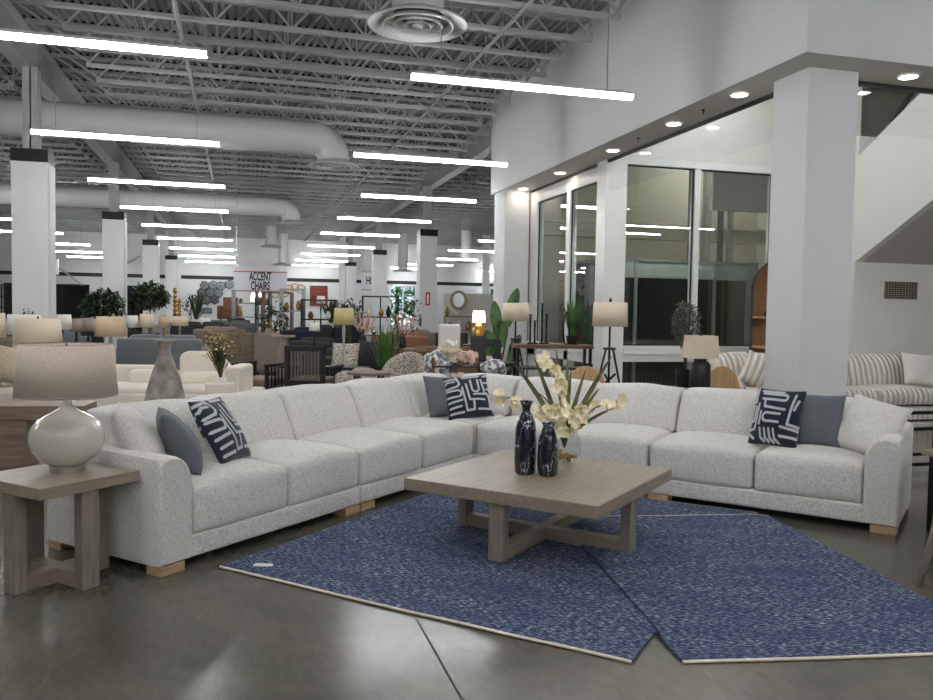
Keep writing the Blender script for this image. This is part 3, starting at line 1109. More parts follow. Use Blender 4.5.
def feet(t, L, skip=()):
    for i, (x0, y0) in enumerate(((0.008, 0.006), (L - 0.168, 0.006), (0.008, DEP - 0.13), (L - 0.168, DEP - 0.13))):
        build('foot', MB().box(x0, x0 + 0.16, y0, y0 + 0.12, 0, 0.055), FOOTW, t, bevel=0.004)


def section(name, label, org, ang, L, arm, seats):
    t = thing(name, label, 'sofa', org, ang, 'sections of the pale grey corner sofa')
    build('base', MB().soft(0.0 if arm != 'l' else 0.02, L if arm != 'r' else L - 0.02, 0.008, DEP - 0.01, 0.055, 0.185, r=0.02, n=3), SOFA, t, smooth=True)
    aw = 0.22
    xa, xb = (aw, L) if arm == 'l' else ((0, L - aw) if arm == 'r' else (0, L))
    if arm == 'l':
        build('arm', arm_mesh(0, aw, 1), SOFA, t, smooth='auto')
    if arm == 'r':
        build('arm', arm_mesh(L - aw, L, -1), SOFA, t, smooth='auto')
    # back frame, raked
    def rk(P):
        return Vector((P.x, P.y + 0.06 * max(0, P.z - 0.2), P.z))
    build('backrest_frame', MB().soft(xa if arm == 'l' else 0.002, xb if arm == 'r' else L - 0.002, 0.86, 0.99, 0.10, 0.72, r=0.05, n=4, fn=rk), SOFA, t, smooth=True)
    ed = seats
    for i, (a, b) in enumerate(zip(ed[:-1], ed[1:])):
        build('seat_cushion', seat_cushion(a, b, 0.004, 0.86, i * 3.1 + L), SOFA, t, smooth=True)
        build('back_cushion', back_cushion(a, b, 0.60, i * 5.7 + L), SOFA, t, smooth=True)
    feet(t, L)
    return t


section('sofa_section', 'left end section of the grey sofa with arm beside the lamp table', tuple(O_), AL, 1.735, 'l', [0.22, 1.00, 1.735])
section('sofa_section', 'armless grey sofa section between the left end and the corner', at_dir(O_, AL, 1.74), AL, 1.63, None, [0, 0.815, 1.63])
section('sofa_section', 'armless grey sofa section right of the corner behind the orchids', tuple(I_), AR, 1.60, None, [0, 0.80, 1.60])
section('sofa_section', 'right end section of the grey sofa with arm and three pillows', at_dir(I_, AR, 1.605), AR, 1.745, 'r', [0, 0.80, 1.53])
# corner
ct = thing('sofa_section', 'grey corner section of the sofa with the centre pillows', 'sofa', at_dir(O_, AL, 3.375), AL, 'sections of the pale grey corner sofa')
CW = 1.02
build('base', MB().soft(0.0, CW, 0.0, CW, 0.055, 0.185, r=0.02, n=3), SOFA, ct, smooth=True)
build('backrest_frame', MB().soft(0.002, CW, 0.86, 1.0, 0.10, 0.72, r=0.05, n=4).soft(0.86, 1.0, 0.002, 0.86, 0.10, 0.72, r=0.05, n=4), SOFA, ct, smooth=True)
build('seat_cushion', seat_cushion(0, 0.86, 0.004, 0.86, 9), SOFA, ct, smooth=True)
build('back_cushion', back_cushion(0.0, 0.80, 0.60, 21), SOFA, ct, smooth=True)
rm = Matrix.Rotation(-PI / 2, 4, 'Z')
bc = back_cushion(-0.64, 0.0, 0.60, 33)
bc2 = MB()
bc2.add(bc.v, bc.f, Matrix(((0, 1, 0, 0), (-1, 0, 0, 0), (0, 0, 1, 0), (0, 0, 0, 1))))
build('back_cushion', bc2, SOFA, ct, smooth=True)
for (x0, y0) in ((0.02, 0.9), (0.85, 0.02), (0.85, 0.9)):
    build('foot', MB().box(x0, x0 + 0.15, y0, y0 + 0.09, 0, 0.055), FOOTW, ct, bevel=0.004)

# ---------------------------------------------------------------- pillows
def strokes(which):
    S = []

    def U(cx, cy, wd, ln, ang):
        # a U made of two legs and an arc; opening along ang
        pts = []
        for i in range(9):
            a = PI / 2 + PI * i / 8
            pts.append((wd / 2 * math.cos(a), wd / 2 * math.sin(a)))
        pts = [(ln, wd / 2)] + pts + [(ln, -wd / 2)]
        ca, sa = math.cos(ang), math.sin(ang)
        S.append([(cx + x * ca - y * sa, cy + x * sa + y * ca) for x, y in pts])
    L = S.append
    if which == 0:   # upright pattern of the centre pillow
        L([(0.0, 0.90), (0.22, 0.94), (0.30, 0.92)])
        L([(0.02, 0.80), (0.10, 0.86), (0.24, 0.86)])
        L([(0.30, 0.98), (0.34, 0.78), (0.28, 0.72), (0.03, 0.68)])
        U(0.27, 0.55, 0.15, 0.24, PI)
        L([(0.04, 0.35), (0.34, 0.38)])
        L([(0.06, 0.22), (0.30, 0.24)])
        L([(0.06, 0.10), (0.34, 0.10)])
        L([(0.38, 0.68), (0.42, 0.12), (0.58, 0.13), (0.60, 0.34)])
        L([(0.48, 0.76), (0.51, 0.36), (0.84, 0.35)])
        U(0.68, 0.62, 0.16, 0.24, PI / 2)
        L([(0.62, 0.48), (0.88, 0.48), (0.84, 0.84)])
        L([(0.68, 0.13), (0.94, 0.13), (0.96, 0.40), (0.92, 0.50)])
        L([(0.44, 0.95), (0.80, 0.95)])
        L([(0.90, 0.92), (0.99, 0.95)]); L([(0.90, 0.75), (1.0, 0.76)]); L([(0.93, 0.60), (1.0, 0.60)])
        L([(0.97, 0.45), (0.99, 0.05)])
    else:
        L([(0.05, 0.98), (0.05, 0.72)]); L([(0.14, 0.70), (0.14, 0.24), (0.02, 0.22)])
        L([(0.02, 0.38), (0.08, 0.38), (0.08, 0.64)])
        L([(0.16, 0.94), (0.60, 0.95)])
        U(0.66, 0.85, 0.10, 0.46, PI)
        L([(0.26, 0.76), (0.28, 0.66), (0.72, 0.63)])
        L([(0.22, 0.56), (0.22, 0.34)])
        U(0.36, 0.47, 0.15, 0.28, 0)
        L([(0.86, 0.90), (0.82, 0.38), (1.0, 0.36)])
        L([(0.70, 0.32), (1.0, 0.30)]); L([(0.70, 0.16), (0.98, 0.17)])
        for k in range(4):
            L([(0.26 + k * 0.10, 0.26), (0.30 + k * 0.10, 0.10), (0.38 + k * 0.10, 0.04)])
        L([(0.94, 0.80), (0.90, 0.64)]); L([(0.04, 0.14), (0.14, 0.08)])
    return S


def seg_d(p, a, b):
    ax, ay = a
    dx, dy = b[0] - ax, b[1] - ay
    t = max(0, min(1, ((p[0] - ax) * dx + (p[1] - ay) * dy) / (dx * dx + dy * dy + 1e-9)))
    return math.hypot(p[0] - ax - t * dx, p[1] - ay - t * dy)


def pillow_mesh(wd, ht, th, n=20, pattern=None, seed=0, wob=0.012):
    """knife-edge pillow standing in the XZ plane, base at z=0, front at -y"""
    mb = MB()
    S = strokes(pattern) if pattern is not None else None
    pat = []
    idx = {}
    for side in (-1, 1):
        for j in range(n + 1):
            for i in range(n + 1):
                u, v = 2 * i / n - 1, 2 * j / n - 1
                edge = i in (0, n) or j in (0, n)
                if edge and side == 1:
                    idx[(side, i, j)] = idx[(-1, i, j)]
                    continue
                t = (max(0, 1 - u ** 2) * max(0, 1 - v ** 2)) ** 0.42
                k = 0.055
                x = wd / 2 * u * (1 - k * (1 - v * v))
                z = ht / 2 * v * (1 - k * (1 - u * u)) + ht / 2
                # slump: lower half fuller
                y = side * th / 2 * t * (1 + 0.15 * (-v))
                nz_ = noise.noise(Vector((u * 1.7 + seed, v * 1.7, side * 3 + seed)))
                y += side * wob * nz_ * t
                idx[(side, i, j)] = len(mb.v)
                mb.v.append(Vector((x, y, z)))
                if S:
                    pu, pv = (u + 1) / 2, (v + 1) / 2
                    if side == 1:
                        pu = 1 - pu
                    d = min(min(seg_d((pu, pv), a, b) for a, b in zip(st[:-1], st[1:])) for st in S)
                    pat.append(max(0, min(1, 0.5 + (0.024 - d) / 0.02)))
    for side in (-1, 1):
        for j in range(n):
            for i in range(n):
                q = [idx[(side, i, j)], idx[(side, i + 1, j)], idx[(side, i + 1, j + 1)], idx[(side, i, j + 1)]]
                mb.f.append(tuple(q) if side < 0 else tuple(q[::-1]))
    if S:
        mb.pat = pat
    return mb


def pillow(label, loc, face_ang, tilt, size, mater, pattern=None, th=0.16, seed=0, roll=0, group='throw pillows on the grey sofa', h=None):
    """face_ang: direction (in plan) the front of the pillow looks to; tilt leans it back"""
    mb = pillow_mesh(size, h or size, th, 90 if pattern is not None else 22, pattern, seed)
    o = build('throw_pillow', mb, mater, None, smooth=True)
    o.rotation_mode = 'XYZ'
    M = Matrix.Translation(loc) @ Matrix.Rotation(face_ang + PI / 2, 4, 'Z') @ Matrix.Rotation(-tilt, 4, 'X') @ Matrix.Rotation(roll, 4, 'Y')
    o.matrix_world = M
    tag(o, label, 'pillow', group)
    return o


R_ = math.radians
ZS = 0.475
# left group (local frame of left section)
def LP(x, y, z=ZS): return at_dir(O_, AL, x, y, z)
def RP(x, y, z=ZS): return at_dir(I_, AR, x, y, z)


pillow('light grey tweed pillow leaning on the left sofa arm', LP(0.32, 0.40, 0.49), AL - R_(40), R_(32), 0.45, SOFA2, seed=1, th=0.22)
pillow('plain slate-blue pillow between the light pillow and the patterned one, left end', LP(0.50, 0.29), AL - R_(36), R_(30), 0.42, SLATE, seed=2, th=0.18)
pillow('navy pillow with white line pattern at the left end of the sofa', LP(0.83, 0.30), AL - R_(66), R_(30), 0.45, NAVYP, 0, seed=3, roll=R_(2))
# corner group
pillow('slate pillow tucked behind the patterned one in the sofa corner', LP(3.48, 0.34), -R_(72), R_(26), 0.41, SLATE, seed=4, roll=R_(3))
pillow('navy pillow with white line pattern in the sofa corner', LP(3.53, 0.13), -R_(98), R_(30), 0.43, NAVYP, 0, seed=5, roll=R_(-7))
# right group
pillow('navy pillow with white maze lines near the right sofa arm', RP(2.47, 0.27), AR - R_(104), R_(19), 0.38, NAVYP, 1, seed=6, h=0.45, th=0.15)
pillow('plain slate pillow right of the patterned one by the right arm', RP(2.72, 0.38), AR - R_(90), R_(22), 0.43, SLATE, seed=7)
pillow('light grey tweed pillow resting on the right sofa arm', RP(3.04, 0.34), AR - R_(108), R_(28), 0.44, SOFA2, seed=8, roll=R_(12))

# ---------------------------------------------------------------- end table + lamp
def cross_table(name, label, cat, loc, sz, ht, th, leg, ang, inset):
    t = thing(name, label, cat, loc, ang)
    h = sz / 2
    build('tabletop', MB().box(-h, h, -h, h, ht - th, ht), GREIGE, t, bevel=0.005)
    for (x, y) in ((h - inset, 0), (-h + inset, 0), (0, h - inset), (0, -h + inset)):
        if x:
            m_ = MB().box(x - leg * 0.32, x + leg * 0.32, -leg / 2, leg / 2, 0, ht - th)
        else:
            m_ = MB().box(-leg / 2, leg / 2, y - leg * 0.32, y + leg * 0.32, 0, ht - th)
        build('leg', m_, GREIGEZ, t, bevel=0.004)
    q = h - inset - leg * 0.3
    build('stretcher', MB().box(-q, q, -leg * 0.42, leg * 0.42, 0.0, leg * 0.8), GREIGE, t, bevel=0.004)
    build('stretcher', MB().box(-leg * 0.42, leg * 0.42, -q, q, 0.001, leg * 0.801), GREIGEY, t, bevel=0.004)
    return t


cross_table('end_table', 'square greige oak end table with crossed base under the gourd lamp', 'side table', (-0.925, 4.655, 0), 0.57, 0.57, 0.06, 0.10, R_(44.5), 0.05)
cross_table('coffee_table', 'large square greige oak coffee table on the blue rugs', 'coffee table', (1.858, 4.81, 0.016), 1.27, 0.415, 0.075, 0.10, R_(43), 0.06)

lx, ly = G(67.5, 471, 0.57)
lt = thing('table_lamp', 'pale ceramic gourd lamp with taupe linen shade on the end table', 'lamp', (lx, ly, 0.57))
build('base_ring', MB().lathe([(0.088, 0.0), (0.088, 0.036), (0.08, 0.04)], 40), CHROME, lt, smooth='auto')
P = [(0.082, 0.036), (0.105, 0.048), (0.135, 0.07), (0.172, 0.12), (0.187, 0.173), (0.181, 0.218), (0.164, 0.252), (0.138, 0.279), (0.106, 0.300), (0.075, 0.316), (0.050, 0.330), (0.034, 0.344), (0.026, 0.358), (0.024, 0.395)]
build('body', MB().lathe(P, 64), CERAM, lt, smooth=True)
build('neck', MB().lathe([(0.012, 0.38), (0.012, 0.47), (0.004, 0.68)], 12), CHROME, lt, smooth=True)
sh = build('lamp_shade', MB().lathe([(0.250, 0.405), (0.226, 0.675)], 64, close=False), SHADE, lt, smooth=True, solid=0.004)
tape = mat('shade_tape', s(150, 134, 120), 0.8, var=0.05)
build('shade_trim', MB().lathe([(0.2275, 0.665), (0.2275, 0.678), (0.222, 0.678)], 64, close=False), tape, sh, smooth=True)
build('shade_trim', MB().lathe([(0.2515, 0.404), (0.2515, 0.414), (0.248, 0.404)], 64, close=False), tape, sh, smooth=True)

# ---------------------------------------------------------------- rugs
RUG = rug_mat()


def rug(label, loc, ang, L, Wd, z0, th, fn, bind):
    t = thing('area_rug', label, 'rug', loc, ang, 'blue woven rugs')
    mb = MB()
    nx, ny = 60, 60
    for zz in (0, th):
        for j in range(ny + 1):
            for i in range(nx + 1):
                x, y = L * i / nx, Wd * j / ny
                wx, wy = x, y
                e = 0.006
                if j == 0: wy += e * noise.noise(Vector((x * 3, 7, 0))) - 0.012 * math.sin(PI * i / nx)
                if j == ny: wy += e * noise.noise(Vector((x * 3, 17, 0)))
                if i == 0: wx += e * noise.noise(Vector((27, y * 3, 0))) * 2
                if i == nx: wx += e * noise.noise(Vector((37, y * 3, 0))) * 2
                mb.v.append(Vector((wx, wy, z0(x, y) + zz)))
    K = (nx + 1) * (ny + 1)
    for j in range(ny):
        for i in range(nx):
            a = j * (nx + 1) + i
            q = (a, a + 1, a + nx + 2, a + nx + 1)
            mb.f.append(q[::-1])
            mb.f.append(tuple(p + K for p in q))
    for i in range(nx):
        a = i; mb.f.append((a, a + 1, a + 1 + K, a + K))
        a = ny * (nx + 1) + i; mb.f.append((a + 1, a, a + K, a + 1 + K))
    for j in range(ny):
        a = j * (nx + 1); mb.f.append((a + nx + 1, a, a + K, a + nx + 1 + K))
        a = j * (nx + 1) + nx; mb.f.append((a, a + nx + 1, a + nx + 1 + K, a + K))
    build('pile', mb, RUG, t, smooth='auto')
    # pale binding along the two short edges
    for (yy, nm_) in bind:
        pts = []
        for i in range(nx + 1):
            x = L * i / nx
            j = 0 if yy < Wd / 2 else ny
            v_ = mb.v[(j) * (nx + 1) + i]
            pts.append((v_.x, v_.y + (-0.006 if j == 0 else 0.006), v_.z + th * 0.55))
        build('binding', MB().tube(pts, 0.007, 6), mat('rug_binding', s(236, 224, 206), 0.9, var=0.08, vscale=30), t, smooth=True)
    return t


# big rug parallel to the sofa: local x along (1,-1), local y along (1,1)
A_ = Vector((-0.105, 4.666, 0))
angA = math.atan2(3.0 - 4.666, 1.572 + 0.105)


def zA(x, y): return 0.0005 + 0.002 * (1 + noise.noise(Vector((x * 1.2, y * 1.2, 0))))
# second rug laid askew on top
E_ = Vector((1.777, 2.956, 0))
angB = math.atan2(-0.174, 1.117)


def zB(x, y):
    wx = E_.x + math.cos(angB) * x - math.sin(angB) * y
    wy = E_.y + math.sin(angB) * x + math.cos(angB) * y
    # height above the big rug where it lies over it
    lxx = (wx - A_.x) * math.cos(angA) + (wy - A_.y) * math.sin(angA)
    lyy = -(wx - A_.x) * math.sin(angA) + (wy - A_.y) * math.cos(angA)
    d = min(2.36 - lxx, 3.0 - lyy)
    t = max(0, min(1, (d + 0.12) / 0.12))
    t = t * t * (3 - 2 * t)
    return 0.001 + 0.0155 * t + 0.001 * noise.noise(Vector((x * 2, y * 2, 5)))


rug('large navy flecked rug under the coffee table, parallel to the left sofa side', tuple(A_), angA, 2.36, 2.95, zA, 0.012, None, [(0, 'near'), (3, 'far')])
rug('navy flecked rug lying askew over the larger one, nearer the right', tuple(E_), angB, 1.56, 2.30, zB, 0.012, None, [(0, 'near'), (2.3, 'far')])
tx, ty = G(262, 565.5, 0.016)
o = build('rug_tag', MB().box(-0.045, 0.045, -0.025, 0.025, 0, 0.002).prism([(0.045, -0.025), (0.06, -0.012), (0.06, 0.012), (0.045, 0.025)], 0, 0.002, 'z'), PAPER)
o.location = (tx, ty, 0.019)
o.rotation_euler = (0, 0, R_(-20))
tag(o, 'white paper price tag lying on the rug corner by the sofa', 'tag')

# ---------------------------------------------------------------- coffee table decor
ZT = 0.431


def marbled_vase(label, px, py, prof, ht_off):
    x, y = G(px, py, ZT)
    t = thing('ceramic_vase', label, 'vase', (x, y, ZT), 0, 'navy vases on the coffee table')
    N = 48
    mb = MB()
    prof = [(r, z * 1.1) for r, z in prof]
    for r, z in prof:
        for k in range(N):
            a = 2 * PI * k / N
            # squarish soft section with slight twist
            sq = 1 + 0.06 * math.cos(4 * a + z * 3)
            rr = r * (sq if 0.02 < z < prof[-1][1] * 0.75 else 1)
            mb.v.append(Vector((rr * math.cos(a), rr * math.sin(a), z)))
    for i in range(len(prof) - 1):
        for k in range(N):
            a, b = i * N + k, i * N + (k + 1) % N
            mb.f.append((a, b, b + N, a + N))
    mb.f.append(tuple(range(N))[::-1])
    build('body', mb, VASEM, t, smooth=True)
    return t


# glossy navy glaze with fine white crackle lines
VASEM = bpy.data.materials.new('crackle_glaze')
VASEM.use_nodes = True
n_, l_ = VASEM.node_tree.nodes, VASEM.node_tree.links
bb = n_['Principled BSDF']
bb.inputs['Roughness'].default_value = 0.12
bb.inputs['Coat Weight'].default_value = 1.0
tc_ = n_.new('ShaderNodeTexCoord')
nn_ = n_.new('ShaderNodeTexNoise')
nn_.inputs['Scale'].default_value = 7
nn_.inputs['Detail'].default_value = 3
mp_ = n_.new('ShaderNodeMapping')
mp_.inputs['Scale'].default_value = (1.6, 1.6, 0.8)
l_.new(tc_.outputs['Object'], mp_.inputs['Vector'])
l_.new(mp_.outputs[0], nn_.inputs['Vector'])
cr_ = n_.new('ShaderNodeValToRGB')
els = cr_.color_ramp.elements
els[0].position, els[0].color = 0.0, (*s(12, 17, 34), 1)
els[1].position, els[1].color = 1.0, (*s(18, 32, 48), 1)
for p_, c_ in ((0.492, s(14, 20, 38)), (0.5, s(200, 205, 212)), (0.508, s(14, 20, 38))):
    e_ = els.new(p_)
    e_.color = (*c_, 1)
l_.new(nn_.outputs['Fac'], cr_.inputs[0])
l_.new(cr_.outputs[0], bb.inputs['Base Color'])

marbled_vase('tall navy marbled vase with flared neck on the coffee table', 525, 473.5,
             [(0.055, 0.0), (0.066, 0.012), (0.068, 0.08), (0.066, 0.17), (0.064, 0.25), (0.058, 0.30), (0.040, 0.335), (0.027, 0.36), (0.026, 0.375), (0.036, 0.405), (0.044, 0.42), (0.040, 0.418), (0.022, 0.38)], 0)
marbled_vase('shorter navy marbled vase beside the tall one on the coffee table', 547.5, 475.5,
             [(0.050, 0.0), (0.062, 0.012), (0.064, 0.07), (0.062, 0.15), (0.058, 0.20), (0.048, 0.245), (0.038, 0.27), (0.036, 0.285), (0.044, 0.305), (0.040, 0.303), (0.03, 0.28)], 0)
gx, gy = G(564, 462, ZT)
gt = thing('glass_vase', 'round clear glass bowl vase holding the orchids and bark', 'vase', (gx, gy, ZT))
P = [(0.04, 0.0), (0.07, 0.008), (0.105, 0.05), (0.118, 0.10), (0.112, 0.155), (0.088, 0.205), (0.062, 0.235), (0.066, 0.25)]
build('bowl', MB().lathe(P, 40, close=False), glass_mat('bowl_glass', (0.9, 0.93, 0.92), 1.0, 1.8), gt, smooth=True)
pb = MB()
for k in range(16):
    a = random.uniform(0, 2 * PI); r = random.uniform(0, 0.06)
    c = Vector((r * math.cos(a), r * math.sin(a), 0.025 + random.uniform(0, 0.04)))
    pb.tube([c, c + Vector((random.uniform(-.05, .05), random.uniform(-.05, .05), random.uniform(-.01, .02)))], [0.012, 0.016], 6)
o = build('bark_chips', pb, mat('bark', s(188, 158, 112), 0.8, rgb2=s(150, 112, 70), vscale=20), None)
o.location = (gx, gy, ZT)
tag(o, 'tan bark chips lying inside the round glass vase', 'decor', kind='stuff')

# orchid arrangement
ot = thing('orchid_arrangement', 'cream orchids with long green leaves in the round glass vase', 'flowers', (gx, gy, ZT + 0.05))
toR = Vector((rt.x, rt.y, 0))
leaf = MB()
for (dx, h_, wd, dr) in ((-0.36, 0.60, 0.035, 0.10), (-0.20, 0.60, 0.03, 0.05), (0.04, 0.60, 0.032, 0.03), (0.02, 0.50, 0.03, 0.02), (0.12, 0.52, 0.03, 0.05),
                         (0.30, 0.66, 0.034, 0.10), (0.22, 0.42, 0.03, 0.12), (0.36, 0.34, 0.03, 0.22), (-0.06, 0.64, 0.022, 0.02)):
    d = toR * dx + Vector((0, random.uniform(-0.06, 0.08), h_))
    leaf.leaf((0, 0, 0.1), d, d.length, wd, dr, 0.3, 8, side=toR + Vector((0, 0, -dx)))
build('leaf', leaf, LEAFO, ot, smooth=True)
stem = MB()
blooms = []
for (ex, ez, by) in ((-0.42, 0.34, 0.02), (-0.17, 0.60, -0.02), (-0.06, 0.46, 0.03), (0.10, 0.26, -0.03), (0.36, 0.32, 0.0), (-0.10, 0.26, -0.05), (-0.22, 0.38, 0.02)):
    pts = []
    for i in range(7):
        t_ = i / 6
        p = toR * (ex * t_ ** 1.4) + Vector((0, by * t_, 0.05 + (ez) * (1 - (1 - t_) ** 1.8)))
        pts.append(p)
    stem.tube(pts, 0.0045, 6)
    for i in range(2, 7):
        for _ in range(3):
            blooms.append(pts[i] + Vector((random.uniform(-.035, .035), random.uniform(-.05, .02), random.uniform(-.03, .03))))
build('stem', stem, STEM, ot, smooth=True)
for c in blooms[:96]:
    fl = MB()
    ax = (Vector((0, -1, 0.1)) + Vector((random.uniform(-.7, .7), random.uniform(-.2, .4), random.uniform(-.4, .5)))).normalized()
    s1 = ax.cross(Vector((0, 0, 1))).normalized()
    s2 = ax.cross(s1)
    off = random.uniform(0, 2)
    for k in range(5):
        a = off + 2 * PI * k / 5
        d = (s1 * math.cos(a) + s2 * math.sin(a) + ax * 0.35)
        fl.leaf(c, d, random.uniform(0.036, 0.05), 0.036, 0.1, 0.2, 4, side=ax.cross(d))
    build('bloom', fl, PETAL, ot, smooth=True)

# ---------------------------------------------------------------- right edge: chair, side table, metal table
cx, cy = 3.54, 3.52
t = thing('accent_chair', 'wooden-framed chair with pale cushion cut off by the right edge', 'chair', (cx, cy, 0), R_(-50))
for (a, b, sx, sy) in ((0, 0, 0.12, 0.05), (0.62, 0, 0.60, 0.05), (0, 0.6, 0.10, 0.58), (0.62, 0.6, 0.6, 0.58)):
    hh = 0.52 if b == 0 else 0.80
    build('leg', MB().tube([(a, b, 0), (sx * 0.5 + a * 0.5, (sy + b) / 2, hh * 0.5), (sx, sy, hh)], [0.017, 0.024, 0.022], 8), GREIGEZ, t, smooth=True)
build('seat_frame', MB().box(0.09, 0.62, 0.04, 0.09, 0.27, 0.33).box(0.09, 0.14, 0.05, 0.6, 0.27, 0.33).box(0.57, 0.62, 0.05, 0.6, 0.27, 0.33), GREIGE, t, bevel=0.006)
build('seat_cushion', MB().soft(0.10, 0.60, 0.03, 0.58, 0.31, 0.45, r=0.05, puff=0.03), CREAM, t, smooth=True)
build('back_cushion', MB().soft(0.12, 0.60, 0.45, 0.60, 0.45, 0.82, r=0.06, puffy=0.03), CREAM, t, smooth=True)
bx, by = G(931, 456, 0.56)
bx += 0.17
t = thing('side_table', 'small dark-edged oak side table cut off by the right edge', 'side table', (bx, by, 0))
build('tabletop', MB().box(0, 0.55, -0.25, 0.25, 0.52, 0.56), GREIGE, t, bevel=0.004)
build('leg', MB().box(0.04, 0.08, -0.22, -0.18, 0, 0.52), BLACKM, t)
build('leg', MB().box(0.04, 0.08, 0.18, 0.22, 0, 0.52), BLACKM, t)
build('leg', MB().box(0.47, 0.51, -0.22, -0.18, 0, 0.52), BLACKM, t)
build('leg', MB().box(0.47, 0.51, 0.18, 0.22, 0, 0.52), BLACKM, t)
x0, y0 = 5.62, 6.05
t = thing('metal_table', 'black metal framed table with glass shelves behind the right sofa arm', 'table', (x0, y0, 0))
W3, D3, H3 = 1.1, 0.5, 0.60
fr = MB()
for z in (H3, 0.45, 0.12):
    fr.box(0, W3, 0, 0.03, z - 0.03, z).box(0, W3, D3 - 0.03, D3, z - 0.03, z).box(0, 0.03, 0, D3, z - 0.03, z).box(W3 - 0.03, W3, 0, D3, z - 0.03, z)
build('frame', fr, BLACKM, t)
for (a, b) in ((0, 0), (W3 - 0.03, 0), (0, D3 - 0.03), (W3 - 0.03, D3 - 0.03)):
    build('leg', MB().box(a, a + 0.03, b, b + 0.03, 0, H3), BLACKM, t)
for z in (H3, 0.45):
    build('glass_shelf', MB().box(0.03, W3 - 0.03, 0.03, D3 - 0.03, z - 0.015, z - 0.008), CGLASS, t)

# ================================================================== MID GROUND, RIGHT
def table_lamp(label, px, py_top, d, sw, shh, mshade, mbase, base='urn', ztable=0.6, taper=0.85, square=False, total=None, group='table lamps'):
    """lamp whose shade top centre is seen at (px, py_top) at distance d"""
    p = F(px, py_top, d)
    ztop = p[2]
    t = thing('table_lamp', label, 'lamp', (p[0], p[1], ztable), 0, group)
    H = ztop - ztable
    N = 4 if square else 28
    r = sw / 2 * (1.3 if square else 1)
    sh_ = MB().lathe([(r, H - shh), (r * taper, H)], N, close=False)
    so = build('lamp_shade', sh_, mshade, t, smooth=not square, solid=0.005)
    if square:
        so.rotation_euler = (0, 0, R_(45) - YAW)
    hb = H - shh + 0.03
    if hb > 0.06:
        if base == 'urn':
            pr = [(0.07, 0), (0.10, 0.04 * hb), (0.11, 0.3 * hb), (0.075, 0.7 * hb), (0.03, 0.9 * hb), (0.02, hb)]
        elif base == 'can':
            pr = [(0.10, 0), (0.115, 0.03), (0.115, 0.72 * hb), (0.10, 0.78 * hb), (0.07, 0.82 * hb), (0.07, 0.9 * hb), (0.03, 0.93 * hb), (0.02, hb)]
        elif base == 'stick':
            pr = [(0.09, 0), (0.09, 0.02), (0.018, 0.04), (0.03, 0.3 * hb), (0.015, 0.5 * hb), (0.03, 0.8 * hb), (0.012, hb)]
        else:
            pr = [(0.10, 0), (0.13, 0.3 * hb), (0.14, 0.6 * hb), (0.06, 0.85 * hb), (0.02, hb)]
        build('lamp_base', MB().lathe(pr, 20), mbase, t, smooth=True)
    build('finial', MB().lathe([(0.006, H - 0.04), (0.014, H + 0.01), (0.006, H + 0.035)], 8), BLACKM, so)
    return t


def tripod_lamp(label, px, py_top, d, sw, shh, py_foot=None):
    p = F(px, py_top, d)
    t = thing('floor_lamp', label, 'floor lamp', (p[0], p[1], 0), 0, 'tripod floor lamps')
    H = p[2]
    build('lamp_shade', MB().lathe([(sw / 2, H - shh), (sw / 2 * 0.95, H)], 32, close=False), CREAMSH, t, smooth=True, solid=0.005)
    build('pole', MB().tube([(0, 0, 0.5), (0, 0, H + 0.02)], 0.014, 8), BLACKM, t, smooth=True)
    build('finial', MB().lathe([(0.012, H), (0.02, H + 0.03), (0.005, H + 0.06)], 8), BLACKM, t)
    for k in range(3):
        a = R_(200 + 120 * k) - YAW
        build('leg', MB().tube([(0.05 * math.cos(a), 0.05 * math.sin(a), H - shh - 0.28), (0.30 * math.cos(a), 0.30 * math.sin(a), 0.0)], 0.014, 6), BLACKM, t)
    hb_ = build('hub', MB().lathe([(0.03, 0), (0.085, 0.01), (0.085, 0.03), (0.02, 0.04)], 16, (0, 0, H - shh - 0.30)), BLACKM, t)
    build('knob', MB().bar((-0.09, 0, H - shh - 0.75), (0.09, 0, H - shh - 0.60), 0.025).bar((-0.06, 0.0, H - shh - 0.60), (0.07, 0, H - shh - 0.80), 0.02), BLACKM, hb_)
    return t


tripod_lamp('black tripod floor lamp with cream drum shade in front of the corner post', 610.5, 302.5, 10.2, 0.44, 0.30)
tripod_lamp('black tripod floor lamp with cream drum shade beside the far white pillar', 516, 303, 12.6, 0.42, 0.28)

# black side table with lamp and topiary
p = F(690, 385, 9.3)
t = thing('side_table', 'low black side table under the topiary and dark-based lamp', 'side table', (p[0], p[1], 0), -YAW)
zt_ = 0.62
build('tabletop', MB().box(-0.36, 0.36, -0.25, 0.25, zt_ - 0.05, zt_), BLACKW, t, bevel=0.005)
for (a, b) in ((-0.34, -0.23), (0.29, -0.23), (-0.34, 0.18), (0.29, 0.18)):
    build('leg', MB().box(a, a + 0.05, b, b + 0.05, 0, zt_ - 0.05), BLACKW, t)
table_lamp('cream square-shade lamp with ribbed black base in front of the window', 701, 335.5, 9.0, 0.35, 0.25, CREAMSH, mat('ribbed_black', s(44, 44, 44), 0.4, var=0.3, vscale=20, metal=0.3), 'can', zt_, 0.9, square=True)


